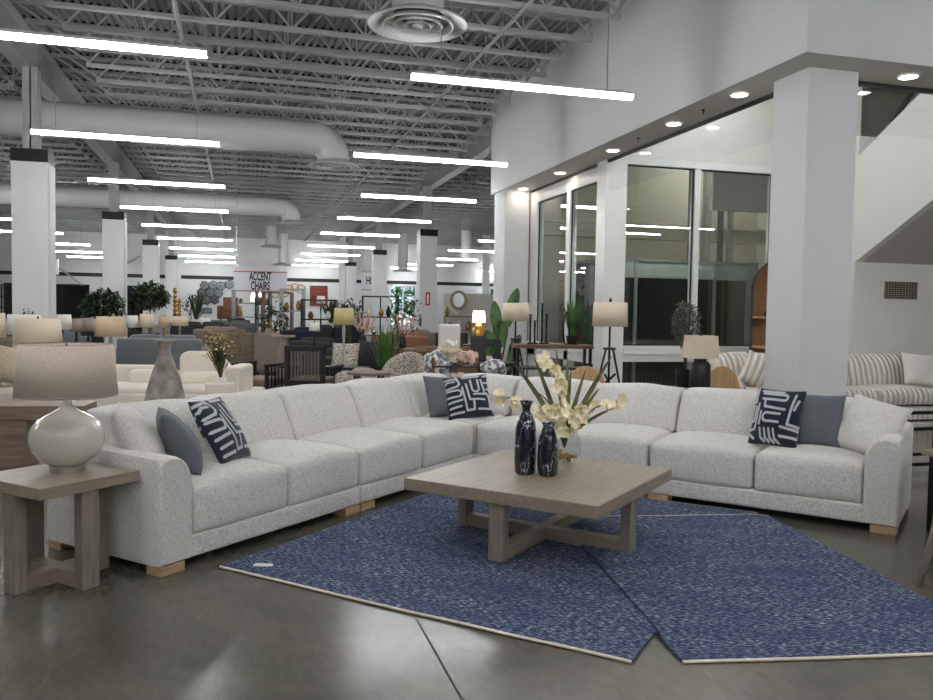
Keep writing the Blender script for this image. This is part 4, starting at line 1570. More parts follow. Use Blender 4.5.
def topiary(label, px, py_top, py_pot, d, crown_r, zb, mleaf, pot_r=0.11, pot_h=0.2, n_leaf=500, crown_h=1.3):
    top = F(px, py_top, d)
    p0 = F(px, py_pot, d)
    t = thing('potted_tree', label, 'plant', (top[0], top[1], zb))
    H = top[2] - zb
    build('pot', MB().lathe([(pot_r * 0.8, 0), (pot_r, pot_h * 0.3), (pot_r, pot_h), (pot_r * 0.85, pot_h), (pot_r * 0.85, pot_h * 0.9)], 20), POTB, t, smooth='auto')
    ch = crown_r * crown_h
    tr = MB()
    for k in range(2):
        tr.tube([(0.02 * k, 0, pot_h * 0.8), (0.03 * (-1) ** k, 0.01, (pot_h + H - ch) / 2), (0.02 * (-1) ** (k + 1), 0, H - ch * 1.7), (0, 0, H - ch)], 0.012, 6)
    build('trunk', tr, STEM, t, smooth=True)
    lf = MB()
    for _ in range(n_leaf):
        a = random.uniform(0, 2 * PI); u = random.uniform(-1, 1); r = random.uniform(0.35, 1.0) ** 0.6
        q = math.sqrt(1 - u * u)
        c = Vector((crown_r * r * q * math.cos(a), crown_r * r * q * math.sin(a), H - ch + ch * r * u))
        d_ = Vector((random.uniform(-1, 1), random.uniform(-1, 1), random.uniform(-0.6, 1)))
        q_ = 0.036 if crown_r < 0.2 else 0.2 * crown_r ** 0.6
        lf.leaf(c, d_, random.uniform(q_, q_ * 1.5), q_ * 0.6, 0.2, 0.2, 2)
    build('foliage', lf, mleaf, t)
    return t


topiary('topiary tree with dark speckled leaves in a black pot before the window', 687, 300, 388, 9.4, 0.17, zt_, mat('topiary_leaf', s(60, 72, 56), 0.4, rgb2=s(120, 128, 110), vscale=30), n_leaf=1300, crown_h=1.6)

# two round wooden chair backs
for (px, py, d, lab) in ((586, 366, 8.6, 'oval light wood chair back standing behind the corner sofa'), (722, 366, 9.9, 'light wood curved chair back left of the ribbed sofa')):
    p = F(px, py, d)
    t = thing('dining_chair', lab, 'chair', (p[0], p[1], 0), -YAW + R_(15), 'light wood chairs')
    H = p[2]
    pr = []
    for k in range(21):
        a = PI * k / 20
        pr.append((0.24 * math.cos(a) * (1.0), H - 0.28 + 0.28 * math.sin(a)))
    pr += [(-0.20, H - 0.5), (0.20, H - 0.5)]
    build('backrest', MB().prism(pr, -0.012, 0.012, 'y'), TANW, t, bevel=0.006)
    build('seat', MB().soft(-0.23, 0.23, -0.46, -0.01, 0.40, 0.46, r=0.025), BEIGEF, t, smooth=True)
    for (a, b) in ((-0.2, 0), (0.2, 0), (-0.2, -0.42), (0.2, -0.42)):
        build('leg', MB().tube([(a, b, 0), (a * 0.9, b, 0.42)], 0.016, 6), BLACKM, t)

# arched bookcase
ax0 = 7.70
t = thing('arched_bookcase', 'tall arched wooden bookcase partly hidden behind the near white pillar', 'bookcase', (ax0, 11.1, 0), -0.6)
aw, ah, adp, rr = 1.05, 2.38, 0.38, 0.525
arc = [(aw / 2 - rr * math.cos(PI * k / 20), ah - rr + rr * math.sin(PI * k / 20)) for k in range(21)]
arci = [(aw / 2 - (rr - 0.035) * math.cos(PI * k / 20), ah - rr + (rr - 0.035) * math.sin(PI * k / 20)) for k in range(21)]
outer = [(0, 0)] + arc + [(aw, 0)]
inner = [(0.035, 0)] + arci + [(aw - 0.035, 0)]
mb = MB()
n = len(outer)
for yy in (0, adp):
    mb.v += [Vector((q[0], yy, q[1])) for q in outer] + [Vector((q[0], yy, q[1])) for q in inner]
for i in range(n - 1):
    a, b, c_, d_ = i, i + 1, n + i + 1, n + i
    mb.f += [(a, b, c_, d_), tuple(2 * n + q for q in (d_, c_, b, a)), (a, 2 * n + a, 2 * n + b, b), (d_, c_, 2 * n + c_, 2 * n + d_)]
build('frame', mb, mat('bookcase_edge', s(52, 40, 32), 0.5, var=0.15), t)
build('back_panel', MB().prism(inner, adp - 0.02, adp - 0.005, 'y'), wood('bookcase_inside', s(140, 98, 66), s(168, 124, 86), 0.5, axis=2), t)
for z in (0.06, 0.5, 0.95, 1.42):
    build('shelf', MB().box(0.035, aw - 0.035, 0.01, adp - 0.02, z, z + 0.03), TANW, t)
o = build('decor_basket', MB().soft(0.2, 0.45, 0.08, 0.25, 0, 0.09, r=0.03), DARKW, None, smooth=True)
o.location = (ax0, 11.1, 1.451)
o.rotation_euler = (0, 0, -0.6)
tag(o, 'small dark box on an upper shelf of the arched bookcase', 'box')

# ribbed cream sofa
def ribbed(x0, x1, y0, y1, z0, z1, **k):
    m_ = MB().soft(x0, x1, y0, y1, z0, z1, n=46, **k)
    return m_


RIB = bpy.data.materials.new('ribbed_cream')
RIB.use_nodes = True
n_, l_ = RIB.node_tree.nodes, RIB.node_tree.links
b_ = n_['Principled BSDF']
b_.inputs['Roughness'].default_value = 0.95
tc_ = n_.new('ShaderNodeTexCoord')
wv = n_.new('ShaderNodeTexWave')
wv.wave_type = 'BANDS'
wv.bands_direction = 'X'
wv.inputs['Scale'].default_value = 3.9
wv.inputs['Distortion'].default_value = 1.0
wv.inputs['Detail Scale'].default_value = 1.2
l_.new(tc_.outputs['Object'], wv.inputs['Vector'])
cr_ = n_.new('ShaderNodeValToRGB')
cr_.color_ramp.elements[0].color = (*s(182, 172, 158), 1)
cr_.color_ramp.elements[1].color = (*s(226, 220, 210), 1)
cr_.color_ramp.elements[1].position = 0.55
l_.new(wv.outputs['Fac'], cr_.inputs[0])
l_.new(cr_.outputs[0], b_.inputs['Base Color'])
bp_ = n_.new('ShaderNodeBump')
bp_.inputs['Strength'].default_value = 0.9
bp_.inputs['Distance'].default_value = 0.03
l_.new(wv.outputs['Fac'], bp_.inputs['Height'])
l_.new(bp_.outputs[0], b_.inputs['Normal'])
p = F(729, 372, 9.9)
t = thing('ribbed_sofa', 'cream ribbed corduroy sofa behind the near white pillar', 'sofa', (5.95, 8.75, 0), 0)
SW = 3.3
build('base', MB().soft(0, SW, 0, 0.95, 0.05, 0.30, r=0.04, n=4), RIB, t, smooth=True)
for k in range(3):
    a = 0.12 + k * 1.02
    build('seat_cushion', MB().soft(a, a + 1.02, 0, 0.72, 0.29, 0.50, r=0.08, puff=0.05, n=8), RIB, t, smooth=True)
    def fn(P): return Vector((P.x, P.y + 0.25 * (P.z - 0.45), P.z))
    build('back_cushion', MB().soft(a - 0.02, a + 1.04, 0.56, 0.84, 0.44, 0.93, r=0.12, puff=0.03, puffy=0.05, n=8, fn=fn, wob=0.02, seed=k), RIB, t, smooth=True)
build('arm', MB().soft(-0.14, 0.16, 0, 0.95, 0.10, 0.64, r=0.12, puff=0.03, n=6), RIB, t, smooth=True)
build('arm', MB().soft(SW - 0.1, SW + 0.2, 0, 0.95, 0.10, 0.64, r=0.12, puff=0.03, n=6), RIB, t, smooth=True)
pillow('cream ribbed pillow on the left end of the corduroy sofa', (6.36, 9.05, 0.54), R_(-110), R_(22), 0.46, RIB, seed=12, roll=R_(25), group='pillows on the corduroy sofa', th=0.2)
pillow('light grey pillow at the right end of the corduroy sofa', (8.95, 9.0, 0.54), R_(-100), R_(20), 0.46, SOFA2, seed=13, roll=R_(5), group='pillows on the corduroy sofa')

# dark console by the window with candle holders, ring sculpture, grass plant
p = F(551, 345, 11.2)
t = thing('console_table', 'dark walnut console in front of the lobby window', 'console table', (p[0], p[1], 0), -YAW + R_(4))
zc = 1.02
build('tabletop', MB().box(-0.52, 0.55, -0.22, 0.22, zc - 0.05, zc), BROWNW, t, bevel=0.005)
build('shelf', MB().box(-0.48, 0.51, -0.2, 0.2, 0.68, 0.71), DARKW, t)
build('shelf', MB().box(-0.48, 0.51, -0.2, 0.2, 0.30, 0.33), DARKW, t)
for (a, b) in ((-0.5, -0.2), (0.49, -0.2), (-0.5, 0.16), (0.49, 0.16)):
    build('leg', MB().box(a, a + 0.04, b, b + 0.04, 0, zc - 0.05), BLACKM, t)
for i, (px, pt, pb_) in enumerate(((530, 314.5, 343), (534.5, 320.5, 346), (541.5, 303.5, 346), (546, 314.5, 345.5))):
    a = F(px, 345, 11.15 + 0.06 * i)
    b = F(px, pt, 11.15 + 0.06 * i)
    H = b[2] - zc
    o = build('candle_holder', MB().lathe([(0.045, 0), (0.045, 0.012), (0.014, 0.03), (0.012, 0.5 * H), (0.016, 0.8 * H), (0.012, H - 0.02), (0.03, H)], 12), BLACKM, None, smooth='auto')
    o.location = (a[0], a[1], zc + 0.001)
    tag(o, 'slim black candle holder on the dark console, %s' % ['leftmost', 'shortest, second from left', 'tallest of the four', 'rightmost of the four'][i], 'candle holder', 'black candle holders')


def tube_ring(R, r, n=32):
    m_ = MB()
    pts = [(R * math.cos(2 * PI * k / n), 0, R + R * math.sin(2 * PI * k / n)) for k in range(n + 1)]
    return m_.tube(pts, r, 8, caps=False)


a = F(566, 352, 11.1)
o = build('ring_sculpture', tube_ring(0.17, 0.012), BLACKM, None, smooth=True)
o.location = (a[0], a[1], zc + 0.001)
o.rotation_euler = (0, 0, R_(50))
o.scale = (0.8, 1, 1.3)
tag(o, 'thin black oval ring sculpture beside the grass plant', 'sculpture')


def grass_plant(label, loc, H, spread, n_, mleaf, pot=(0.09, 0.12), potm=None, wd=0.014):
    t = thing('grass_plant', label, 'plant', loc)
    build('pot', MB().lathe([(pot[0] * 0.8, 0), (pot[0], pot[1]), (pot[0] * 0.9, pot[1])], 16), potm or POTB, t, smooth='auto')
    m_ = MB()
    for _ in range(n_):
        a_ = random.uniform(0, 2 * PI)
        q = random.uniform(0.05, 1) * spread
        d_ = Vector((q * math.cos(a_), q * math.sin(a_), H * random.uniform(0.6, 1)))
        m_.leaf((0.03 * math.cos(a_), 0.03 * math.sin(a_), pot[1] * 0.9), d_, d_.length, wd, 0.1, 0.2, 4)
    build('foliage', m_, mleaf, t)
    return t


a = F(572, 352, 11.25)
grass_plant('tall grassy green plant on the dark console before the window', (a[0], a[1], zc + 0.001), 0.58, 0.16, 120, LEAFG)

# banana-leaf plant beside pillar
a = F(500, 350, 15.5)
t = thing('banana_plant', 'large potted banana-leaf plant left of the far white pillar', 'plant', (a[0], a[1], 0))
build('pot', MB().lathe([(0.18, 0), (0.22, 0.35), (0.2, 0.35)], 18), POTB, t, smooth='auto')
m_ = MB(); st = MB()
ztop = F(505, 283, 15.5)[2]
for (dx, dz, L_, wd) in ((0.14, ztop - 0.85, 0.85, 0.24), (-0.06, ztop - 1.0, 0.72, 0.22), (-0.15, ztop - 1.35, 0.5, 0.24), (0.2, ztop - 1.5, 0.6, 0.22), (-0.2, ztop - 1.7, 0.5, 0.26), (0.1, ztop - 1.9, 0.45, 0.24), (0.0, ztop - 1.25, 0.6, 0.3)):
    q = Vector((toR.x * dx, toR.y * dx, dz))
    st.tube([(0, 0, 0.3), q * 0.6 + Vector((0, 0, 0.1)), q], [0.02, 0.016, 0.01], 6)
    m_.leaf(q, toR * dx * 1.2 + Vector((0, 0, 0.8)), L_, wd, 0.08, 0.4, 8, side=toR)
build('leaf', m_, LEAFG, t, smooth=True)
build('stem', st, LEAFD, t, smooth=True)

# black pedestal table
a = F(488, 368, 11.0)
t = thing('pedestal_table', 'round black pedestal table with small plant on it', 'table', (a[0], a[1], 0))
zp = F(489, 366, 10.2)[2]
zp = 0.78
build('tabletop', MB().lathe([(0.36, zp - 0.05), (0.37, zp - 0.045), (0.37, zp - 0.005), (0.36, zp)], 40), BLACKW, t, smooth='auto')
build('pedestal', MB().lathe([(0.27, 0), (0.27, 0.03), (0.17, zp - 0.05)], 32), BLACKW, t, smooth='auto')
grass_plant('tiny green plant in a white pot on the black pedestal table', (a[0] + 0.0, a[1] - 0.05, zp + 0.001), 0.16, 0.08, 40, LEAFG, (0.045, 0.08), POTW, 0.012)
for i, (dx, h_) in enumerate(((-0.1, 0.34), (0.10, 0.30))):
    o = build('picture_frame', MB().box(-0.11, 0.11, -0.01, 0.01, 0, h_), CHARF if i else BLACKW, None)
    o.location = (a[0] + toR.x * dx, a[1] + 0.12 + toR.y * dx, zp + 0.001)
    o.rotation_euler = (R_(-6), 0, -YAW)
    tag(o, '%s dark upright board on the black pedestal table' % ('left' if i == 0 else 'right'), 'frame', 'dark boards')

# black cube behind the sofa corner
a = F(500, 373, 9.6)
o = build('cube_stool', MB().soft(-0.2, 0.2, -0.2, 0.2, 0, 0.66, r=0.02, n=3), CHARF, None, smooth=True)
o.location = (a[0], a[1], 0)
tag(o, 'black upholstered cube behind the corner of the grey sofa', 'stool')

# ================================================================== MID GROUND, CENTRE AND LEFT
def box_sofa(name, label, px, py_top, d, wd, ht, mater, rz=None, seatn=2, back_to_cam=True, cat='sofa', depth=0.9, group=None, seat_h=0.44):
    p = F(px, py_top, d)
    t = thing(name, label, cat, (p[0], p[1], 0), (-YAW if rz is None else rz), group)
    h = wd / 2
    y0, y1 = (0.0, 0.2) if back_to_cam else (depth - 0.2, depth)
    build('base', MB().soft(-h + 0.02, h - 0.02, 0.02, depth - 0.02, 0.08, 0.28, r=0.04, n=3), mater, t, smooth=True)
    build('backrest', MB().soft(-h + 0.01, h - 0.01, y0, y1, 0.1, ht - 0.06, r=0.06, puffy=0.02, n=5), mater, t, smooth=True)
    for sx in (-1, 1):
        a_, b_ = (-h, -h + 0.18) if sx < 0 else (h - 0.18, h)
        build('arm', MB().soft(a_, b_, 0.0, depth, 0.09, 0.62 if ht > 0.7 else ht - 0.05, r=0.05, n=4), mater, t, smooth=True)
    w_ = (wd - 0.36) / seatn
    for k in range(seatn):
        a_ = -h + 0.18 + k * w_
        sy0, sy1 = (0.2, depth - 0.01) if back_to_cam else (0.01, depth - 0.2)
        build('seat_cushion', MB().soft(a_, a_ + w_, sy0, sy1, 0.27, seat_h, r=0.05, puff=0.03, n=4), mater, t, smooth=True)
        by0, by1 = (0.16, 0.36) if back_to_cam else (depth - 0.36, depth - 0.16)
        build('back_cushion', MB().soft(a_ + 0.01, a_ + w_ - 0.01, by0, by1, seat_h, ht, r=0.08, puffy=0.03, puff=0.02, n=5, wob=0.01, seed=k + px), mater, t, smooth=True)
    for (a_, b_) in ((-h + 0.06, 0.05), (h - 0.12, 0.05), (-h + 0.06, depth - 0.1), (h - 0.12, depth - 0.1)):
        build('foot', MB().box(a_, a_ + 0.06, b_, b_ + 0.06, 0, 0.09), BLACKW, t)
    return t


# wooden console at the left edge
p = G(22, 460, 0)
t = thing('console_table', 'thick-topped greige wooden console at the left edge behind the lamp', 'console table', (0, 0, 0))
t.location = (-2.85, 8.05, 0)
t.rotation_euler = (0, 0, R_(-5))
build('tabletop', MB().box(-0.5, 1.5, 0, 0.42, 0.43, 0.55), wood('warm_console', s(118, 98, 82), s(148, 126, 108), 0.45), t, bevel=0.004)
build('leg', MB().box(-0.45, -0.25, 0.03, 0.39, 0, 0.43), MATS['warm_console'], t, bevel=0.004)
build('leg', MB().box(0.72, 1.0, 0.03, 0.39, 0, 0.43), MATS['warm_console'], t, bevel=0.004)
box_sofa('cream_sofa', 'cream sofa at the left edge behind the wooden console', -30, 372, 9.2, 1.3, 0.80, CREAM, back_to_cam=False)
pp = F(9, 388, 9.1)
pillow('large sand-coloured pillow at the left edge on the cream sofa', (pp[0], pp[1], 0.56), R_(-105), R_(15), 0.46, BEIGEF, seed=20, th=0.24, roll=R_(8), group='pillow at the left edge', h=0.42)

# stone floor vase behind the sofa
p = F(165, 340, 6.9)
t = build('floor_vase', MB().lathe([(0.12, 0), (0.19, 0.08), (0.215, 0.25), (0.205, 0.45), (0.172, 0.62), (0.155, 0.72), (0.12, 0.85), (0.075, 0.98), (0.05, 1.06), (0.045, 1.10), (0.075, 1.145), (0.085, 1.165), (0.07, 1.162), (0.035, 1.10)], 40), STONE, None, smooth=True)
t.location = (p[0], p[1], 0)
t.scale = (1, 1, p[2] / 1.165)
tag(t, 'tall tapered mottled stone vase standing behind the left sofa back', 'vase')

# cream modern sofa with rounded backs
p = F(172, 412, 10.0)
t = thing('cream_sofa', 'long low cream sofa with rounded back pieces behind the stone vase', 'sofa', (p[0], p[1], 0), -YAW + R_(2))
build('base', MB().soft(-1.15, 0.95, -0.1, 0.95, 0.02, 0.40, r=0.05, n=4), CREAM, t, smooth=True)
build('seat_cushion', MB().soft(-1.1, -0.1, -0.08, 0.70, 0.36, 0.46, r=0.05, puff=0.02, n=6), CREAM, t, smooth=True)
build('seat_cushion', MB().soft(-0.1, 0.75, -0.08, 0.70, 0.36, 0.46, r=0.05, puff=0.02, n=6), CREAM, t, smooth=True)
build('back_cushion', MB().soft(-0.72, -0.08, 0.45, 0.70, 0.42, 0.64, r=0.08, n=6), CREAM, t, smooth=True)
build('back_cushion', MB().soft(-0.06, 0.50, 0.45, 0.70, 0.42, 0.62, r=0.08, n=6), CREAM, t, smooth=True)
pr = [(-0.02, 0.2)] + [(-0.02 + 0.0, 0.80), (0.02, 0.85), (0.08, 0.87), (0.30, 0.87)] + [(0.30 + 0.38 * math.sin(PI / 2 * k / 8), 0.49 + 0.38 * math.cos(PI / 2 * k / 8)) for k in range(1, 9)] + [(0.68, 0.2)]
pr = [(q_[0] - 0.12, q_[1]) for q_ in pr]
build('backrest', MB().prism(pr, 0.72, 0.90, 'y'), CREAM, t, smooth='auto', bevel=0.03)
build('arm', MB().soft(0.64, 0.84, -0.05, 0.7, 0.3, 0.73, r=0.05, n=5), CREAM, t, smooth=True)
build('backrest', MB().soft(-1.1, -0.45, 0.72, 0.9, 0.3, 0.68, r=0.05, n=5), CREAM, t, smooth=True)

# flowers in a small pot, on a white cube table
p = F(220.5, 383, 8.9)
o = build('side_table', MB().soft(-0.16, 0.16, -0.12, 0.12, 0, p[2], r=0.015, n=2), CREAM, None, smooth=True)
o.location = (p[0], p[1], 0)
tag(o, 'narrow cream plinth under the dried flowers', 'side table')
t = thing('flower_arrangement', 'dried gold and cream flowers in a small white pot', 'flowers', (p[0], p[1], p[2] + 0.001))
build('pot', MB().box(-0.06, 0.06, -0.05, 0.05, 0, 0.06), POTW, t, bevel=0.004)
st, fl, lf = MB(), MB(), MB()
for _ in range(34):
    dx, dy, hh = random.uniform(-0.17, 0.15), random.uniform(-0.1, 0.1), random.uniform(0.28, 0.56)
    q = toR * dx + Vector((0, dy, hh))
    st.tube([(0, 0, 0.03), (q.x * 0.3, q.y * 0.3, hh * 0.5), q], 0.003, 4)
    for _ in range(5):
        c = q + Vector((random.uniform(-.03, .03), random.uniform(-.03, .03), random.uniform(-.05, .02)))
        fl.leaf(c, (random.uniform(-1, 1), random.uniform(-1, 0.4), random.uniform(-.3, 1)), 0.04, 0.03, 0.2, 0.2, 2)
    lf.leaf((q.x * 0.4, q.y * 0.4, hh * 0.45), (q.x, q.y, 0.5), 0.16, 0.022, 0.1, 0.2, 3)
build('stem', st, STEM, t)
build('bloom', fl, PETALB, t, smooth=True, kind='stuff')
build('leaf', lf, LEAFD, t)

# grey sofa seen from behind
box_sofa('grey_sofa', 'slate grey sofa seen from behind beyond the cream sofa', 158, 337, 16.6, 1.75, 0.86, GREYF, back_to_cam=True, group='sofas behind')
pp = F(140, 345, 16.4)
pillow('dark navy pillow on the slate grey sofa at the left', (pp[0] + 0.1, pp[1] + 0.45, 0.50), R_(-100), R_(15), 0.42, NAVYF, seed=30, group='pillows on the slate grey sofa')

# low dark tables carrying the lamps on the left
def low_table(name, label, x, y, z, wd, dp, hgt, mater, rz=-YAW, cat='table', group=None):
    t = thing(name, label, cat, (x, y, 0), rz, group)
    build('tabletop', MB().box(-wd / 2, wd / 2, -dp / 2, dp / 2, hgt - 0.04, hgt), mater, t, bevel=0.003)
    for (a_, b_) in ((-wd / 2 + 0.02, -dp / 2 + 0.02), (wd / 2 - 0.06, -dp / 2 + 0.02), (-wd / 2 + 0.02, dp / 2 - 0.06), (wd / 2 - 0.06, dp / 2 - 0.06)):
        build('leg', MB().box(a_, a_ + 0.04, b_, b_ + 0.04, 0, hgt - 0.04), mater, t)
    return t


def P2(px, d):
    q = F(px, 330, d)
    return q[0], q[1]


BRASS = MATS['aged_gold']
GLSB = mat('clear_lamp_glass', s(190, 190, 186), 0.1, var=0.1, vscale=8, metal=0.4)
lampdefs = [
    # px, top py, dist, width, height, shade, base material, label
    (38, 318.5, 10.8, 0.60, 0.34, CREAMSH, GLSB, 'cream drum lamp right behind the gourd lamp shade', 0.62),
    (110.5, 316.5, 11.4, 0.42, 0.28, TANSH, GLSB, 'tan drum-shade lamp with glass base left of the slate sofa', 0.62),
    (-4, 313, 11.0, 0.24, 0.33, CREAMSH, BLACKM, 'cream lamp shade cut off by the left edge', 0.62),
    (24, 314.5, 12.3, 0.50, 0.30, WHITESH, BLACKM, 'whitish lamp shade behind the cream drum lamp', 0.62),
    (62, 314.5, 15.0, 0.34, 0.27, WHITESH, BLACKM, 'pale grey lamp shade right of the cream drum lamp', 0.66),
    (76, 318.5, 16.5, 0.26, 0.27, TAUPESH, BLACKM, 'taupe lamp shade, left of the pair beside the tan lamp', 0.66),
    (88, 318, 16.9, 0.26, 0.28, TAUPESH, BLACKM, 'taupe lamp shade, right of the pair beside the tan lamp', 0.66),
    (132.5, 315.5, 18.3, 0.26, 0.27, WHITESH, BLACKM, 'white lamp shade under the left potted tree', 0.66),
    (147, 314, 18.2, 0.34, 0.30, CREAMSH, CHROME, 'cream lamp shade with dark rim above the slate sofa', 0.66),
    (164.5, 316.5, 18.6, 0.28, 0.26, TANSH, BRASS, 'tan lamp shade behind the stone vase neck', 0.66),
    (180, 316.5, 19.2, 0.38, 0.22, CREAMSH, CHROME, 'wide cream lamp shade right of the stone vase neck', 0.66),
    (344, 308, 12.75, 0.33, 0.26, mat('straw_shade', s(206, 186, 132), 0.8, var=0.06, vscale=40), GLSB, 'straw-yellow drum lamp with clear stem in the centre', 0.56),
    (314.5, 322.5, 15.0, 0.20, 0.16, WHITESH, BLACKM, 'small white lamp shade between the dark chairs', 0.66),
]
for (px, pt, d, sw, shh, ms, mbs, lab, zt0) in lampdefs:
    hb = 'stick'
    table_lamp(lab, px, pt, d, sw, shh, ms, mbs, hb, zt0 + 0.001, 0.88)
tl = [(38, 10.8, 0.6, 0.45, 0.62, 'dark table under the cream drum lamp at the left'), (110, 11.4, 0.8, 0.45, 0.62, 'dark table under the tan lamp left of the slate sofa'),
      (-4, 11.0, 0.4, 0.45, 0.62, 'dark table at the left edge behind the first lamps'), (24, 12.3, 0.6, 0.5, 0.62, 'dark table under the whitish lamp'),
      (62, 15.0, 0.5, 0.5, 0.66, 'dark table under the pale grey lamp'), (82, 16.7, 1.1, 0.5, 0.66, 'dark table under the two taupe lamps'),
      (132.5, 18.3, 0.28, 0.4, 0.66, 'dark table under the white lamp by the potted tree'), (147, 18.25, 0.32, 0.45, 0.66, 'dark table under the cream lamp above the slate sofa'),
      (172, 18.95, 1.2, 0.6, 0.66, 'dark table under the two lamps by the stone vase neck'),
      (314.5, 15.0, 0.5, 0.45, 0.66, 'dark table under the small white lamp in the centre')]
for (px, d, wd, dp, hg, lab) in tl:
    x, y = P2(px, d)
    low_table('lamp_table', lab, x, y, 0, wd, dp, hg, DARKW, group='lamp tables')

# potted trees between the left columns
for (px, pt, d, r_, zb, lab) in ((103, 290, 19.5, 0.48, 0, 'bushy dark potted tree in front of the second left column'), (150, 283, 21.0, 0.46, 0, 'bushy dark potted tree in front of the third left column')):
    topiary(lab, px, pt, 330, d, r_, zb, LEAFD, 0.2, 0.4, 900, 0.78)
topiary('small dark plant behind the far small lamps left of the sign', 191, 293, 320, 30, 0.35, 0, LEAFD, 0.2, 0.4, 160, 1.2)
x, y = P2(29, 14.0)
topiary('small dark sprig above the whitish lamp at the left column', 28, 309, 318, 12.68, 0.10, 0, LEAFD, 0.06, 0.1, 60, 0.8)

# slatted dark chair + side tables
p = F(305, 346, 11.6)
t = thing('slat_chair', 'tall black spindle-back armchair facing away in the centre aisle', 'chair', (p[0], p[1], 0), -YAW - R_(10))
H = p[2]
for sx in (-0.27, 0.27):
    build('post', MB().box(sx - 0.03, sx + 0.03, -0.03, 0.03, 0, H), BLACKW, t)
build('rail', MB().box(-0.3, 0.3, -0.035, 0.035, H - 0.07, H), BLACKW, t, bevel=0.004)
build('rail', MB().box(-0.24, 0.24, -0.03, 0.03, 0.35, 0.43), BLACKW, t)
for k in range(9):
    xx = -0.20 + k * 0.05
    build('slat', MB().box(xx - 0.012, xx + 0.012, -0.012, 0.012, 0.43, H - 0.07), mat('grey_slat', s(104, 98, 88), 0.5, var=0.1), t)
for sx in (-0.34, 0.34):
    build('arm', MB().box(sx - 0.04, sx + 0.04, 0.0, 0.62, 0.60, 0.635), BLACKW, t)
    build('leg', MB().box(sx - 0.025, sx + 0.025, 0.56, 0.61, 0, 0.60), BLACKW, t)
build('seat_cushion', MB().soft(-0.26, 0.26, 0.04, 0.58, 0.33, 0.46, r=0.04, n=4), TAUPEF, t, smooth=True)
x, y = P2(277, 12.0)
t = thing('slat_chair', 'black spindle-sided armchair left of the tall spindle-back chair', 'chair', (x, y + 0.1, 0), -YAW + R_(70))
build('seat_cushion', MB().soft(-0.3, 0.3, 0, 0.55, 0.30, 0.42, r=0.04, n=4), TAUPEF, t, smooth=True)
for sy in (-0.04, 0.6):
    build('arm', MB().box(-0.34, 0.34, sy - 0.03, sy + 0.03, 0.60, 0.64), BLACKW, t)
    for k in range(7):
        xx = -0.28 + k * 0.09
        build('slat', MB().box(xx - 0.01, xx + 0.01, sy - 0.01, sy + 0.01, 0.2, 0.60), BLACKW, t)
    build('rail', MB().box(-0.34, 0.34, sy - 0.02, sy + 0.02, 0.16, 0.2), BLACKW, t)
for (a_, b_) in ((-0.32, -0.04), (0.32, -0.04), (-0.32, 0.6), (0.32, 0.6)):
    build('leg', MB().box(a_ - 0.02, a_ + 0.02, b_ - 0.02, b_ + 0.02, 0, 0.62), BLACKW, t)
x, y = P2(346, 12.75)
low_table('side_table', 'black square side table under the straw-yellow lamp', x, y, 0, 0.7, 0.5, 0.56, BLACKW, group='black side tables')

# dark sofas in the centre
box_sofa('charcoal_sofa', 'charcoal sofa behind the straw-yellow lamp, left of the pair', 352, 346, 13.9, 1.2, 0.82, CHARF, back_to_cam=False, group='charcoal sofas')
box_sofa('charcoal_sofa', 'low charcoal sofa with rounded cushions left of the straw lamp', 308, 333, 17.0, 1.5, 0.84, CHARF, rz=R_(-60), group='charcoal sofas')
pp = F(345, 352, 13.2)
pillow('brown woven pillow on the charcoal sofa near the straw lamp', (pp[0], pp[1] + 0.12, 0.47), R_(-110), R_(20), 0.46, SPECK, seed=40, group='pillows on the charcoal sofas')
pp = F(367, 343, 13.4)
pillow('charcoal pillow on the right side of the charcoal sofa', (pp[0], pp[1] + 0.12, 0.47), R_(-130), R_(20), 0.5, CHARF, seed=41, group='pillows on the charcoal sofas')

# speckled lounge chair with its table
p = F(400, 352, 11.2)
t = thing('barrel_chair', 'speckled boucle armchair with rounded back beside the round table', 'chair', (p[0], p[1], 0), -YAW + R_(-25))
H = p[2]
bk = MB()
NN = 14
for (rr, fl_) in ((0.36, 0), (0.27, 1)):
    pass
for k in range(NN + 1):
    a_ = R_(-10 + 200 * k / NN)
    hh = 0.55 + (H - 0.55) * max(0, math.sin(PI * k / NN)) ** 0.6
    for (r_, z_) in ((0.31, 0.12), (0.33, hh - 0.05), (0.29, hh), (0.23, hh - 0.04), (0.21, 0.12)):
        bk.v.append(Vector((r_ * math.cos(a_), r_ * math.sin(a_) + 0.05, z_)))
for k in range(NN):
    for q in range(5):
        a_, b_ = k * 5 + q, k * 5 + (q + 1) % 5
        bk.f.append((a_, b_, b_ + 5, a_ + 5))
bk.f += [(0, 1, 2, 3, 4), tuple(NN * 5 + q for q in range(5))]
build('backrest', bk, SPECK, t, smooth='auto', bevel=0.02)
build('seat_cushion', MB().soft(-0.24, 0.24, -0.36, 0.22, 0.18, 0.44, r=0.07, puff=0.03, n=5), SPECK, t, smooth=True)
for (a_, b_) in ((-0.25, -0.3), (0.25, -0.3), (-0.25, 0.25), (0.25, 0.25)):
    build('leg', MB().box(a_ - 0.02, a_ + 0.02, b_ - 0.02, b_ + 0.02, 0, 0.18), DARKW, t)
p = F(369, 372, 10.4)
box_sofa('speckled_loveseat', 'low speckled boucle bench left of the rounded armchair', 361, 366, 11.5, 0.75, 0.60, SPECK, back_to_cam=True, seatn=1, depth=0.6)
t = thing('round_table', 'small round table with pale top and dark legs before the speckled chair', 'side table', (p[0], p[1], 0))
zt2 = 0.66
build('tabletop', MB().lathe([(0.28, zt2 - 0.03), (0.285, zt2), (0.28, zt2 + 0.002)], 32), TAUPEF, t, smooth='auto')
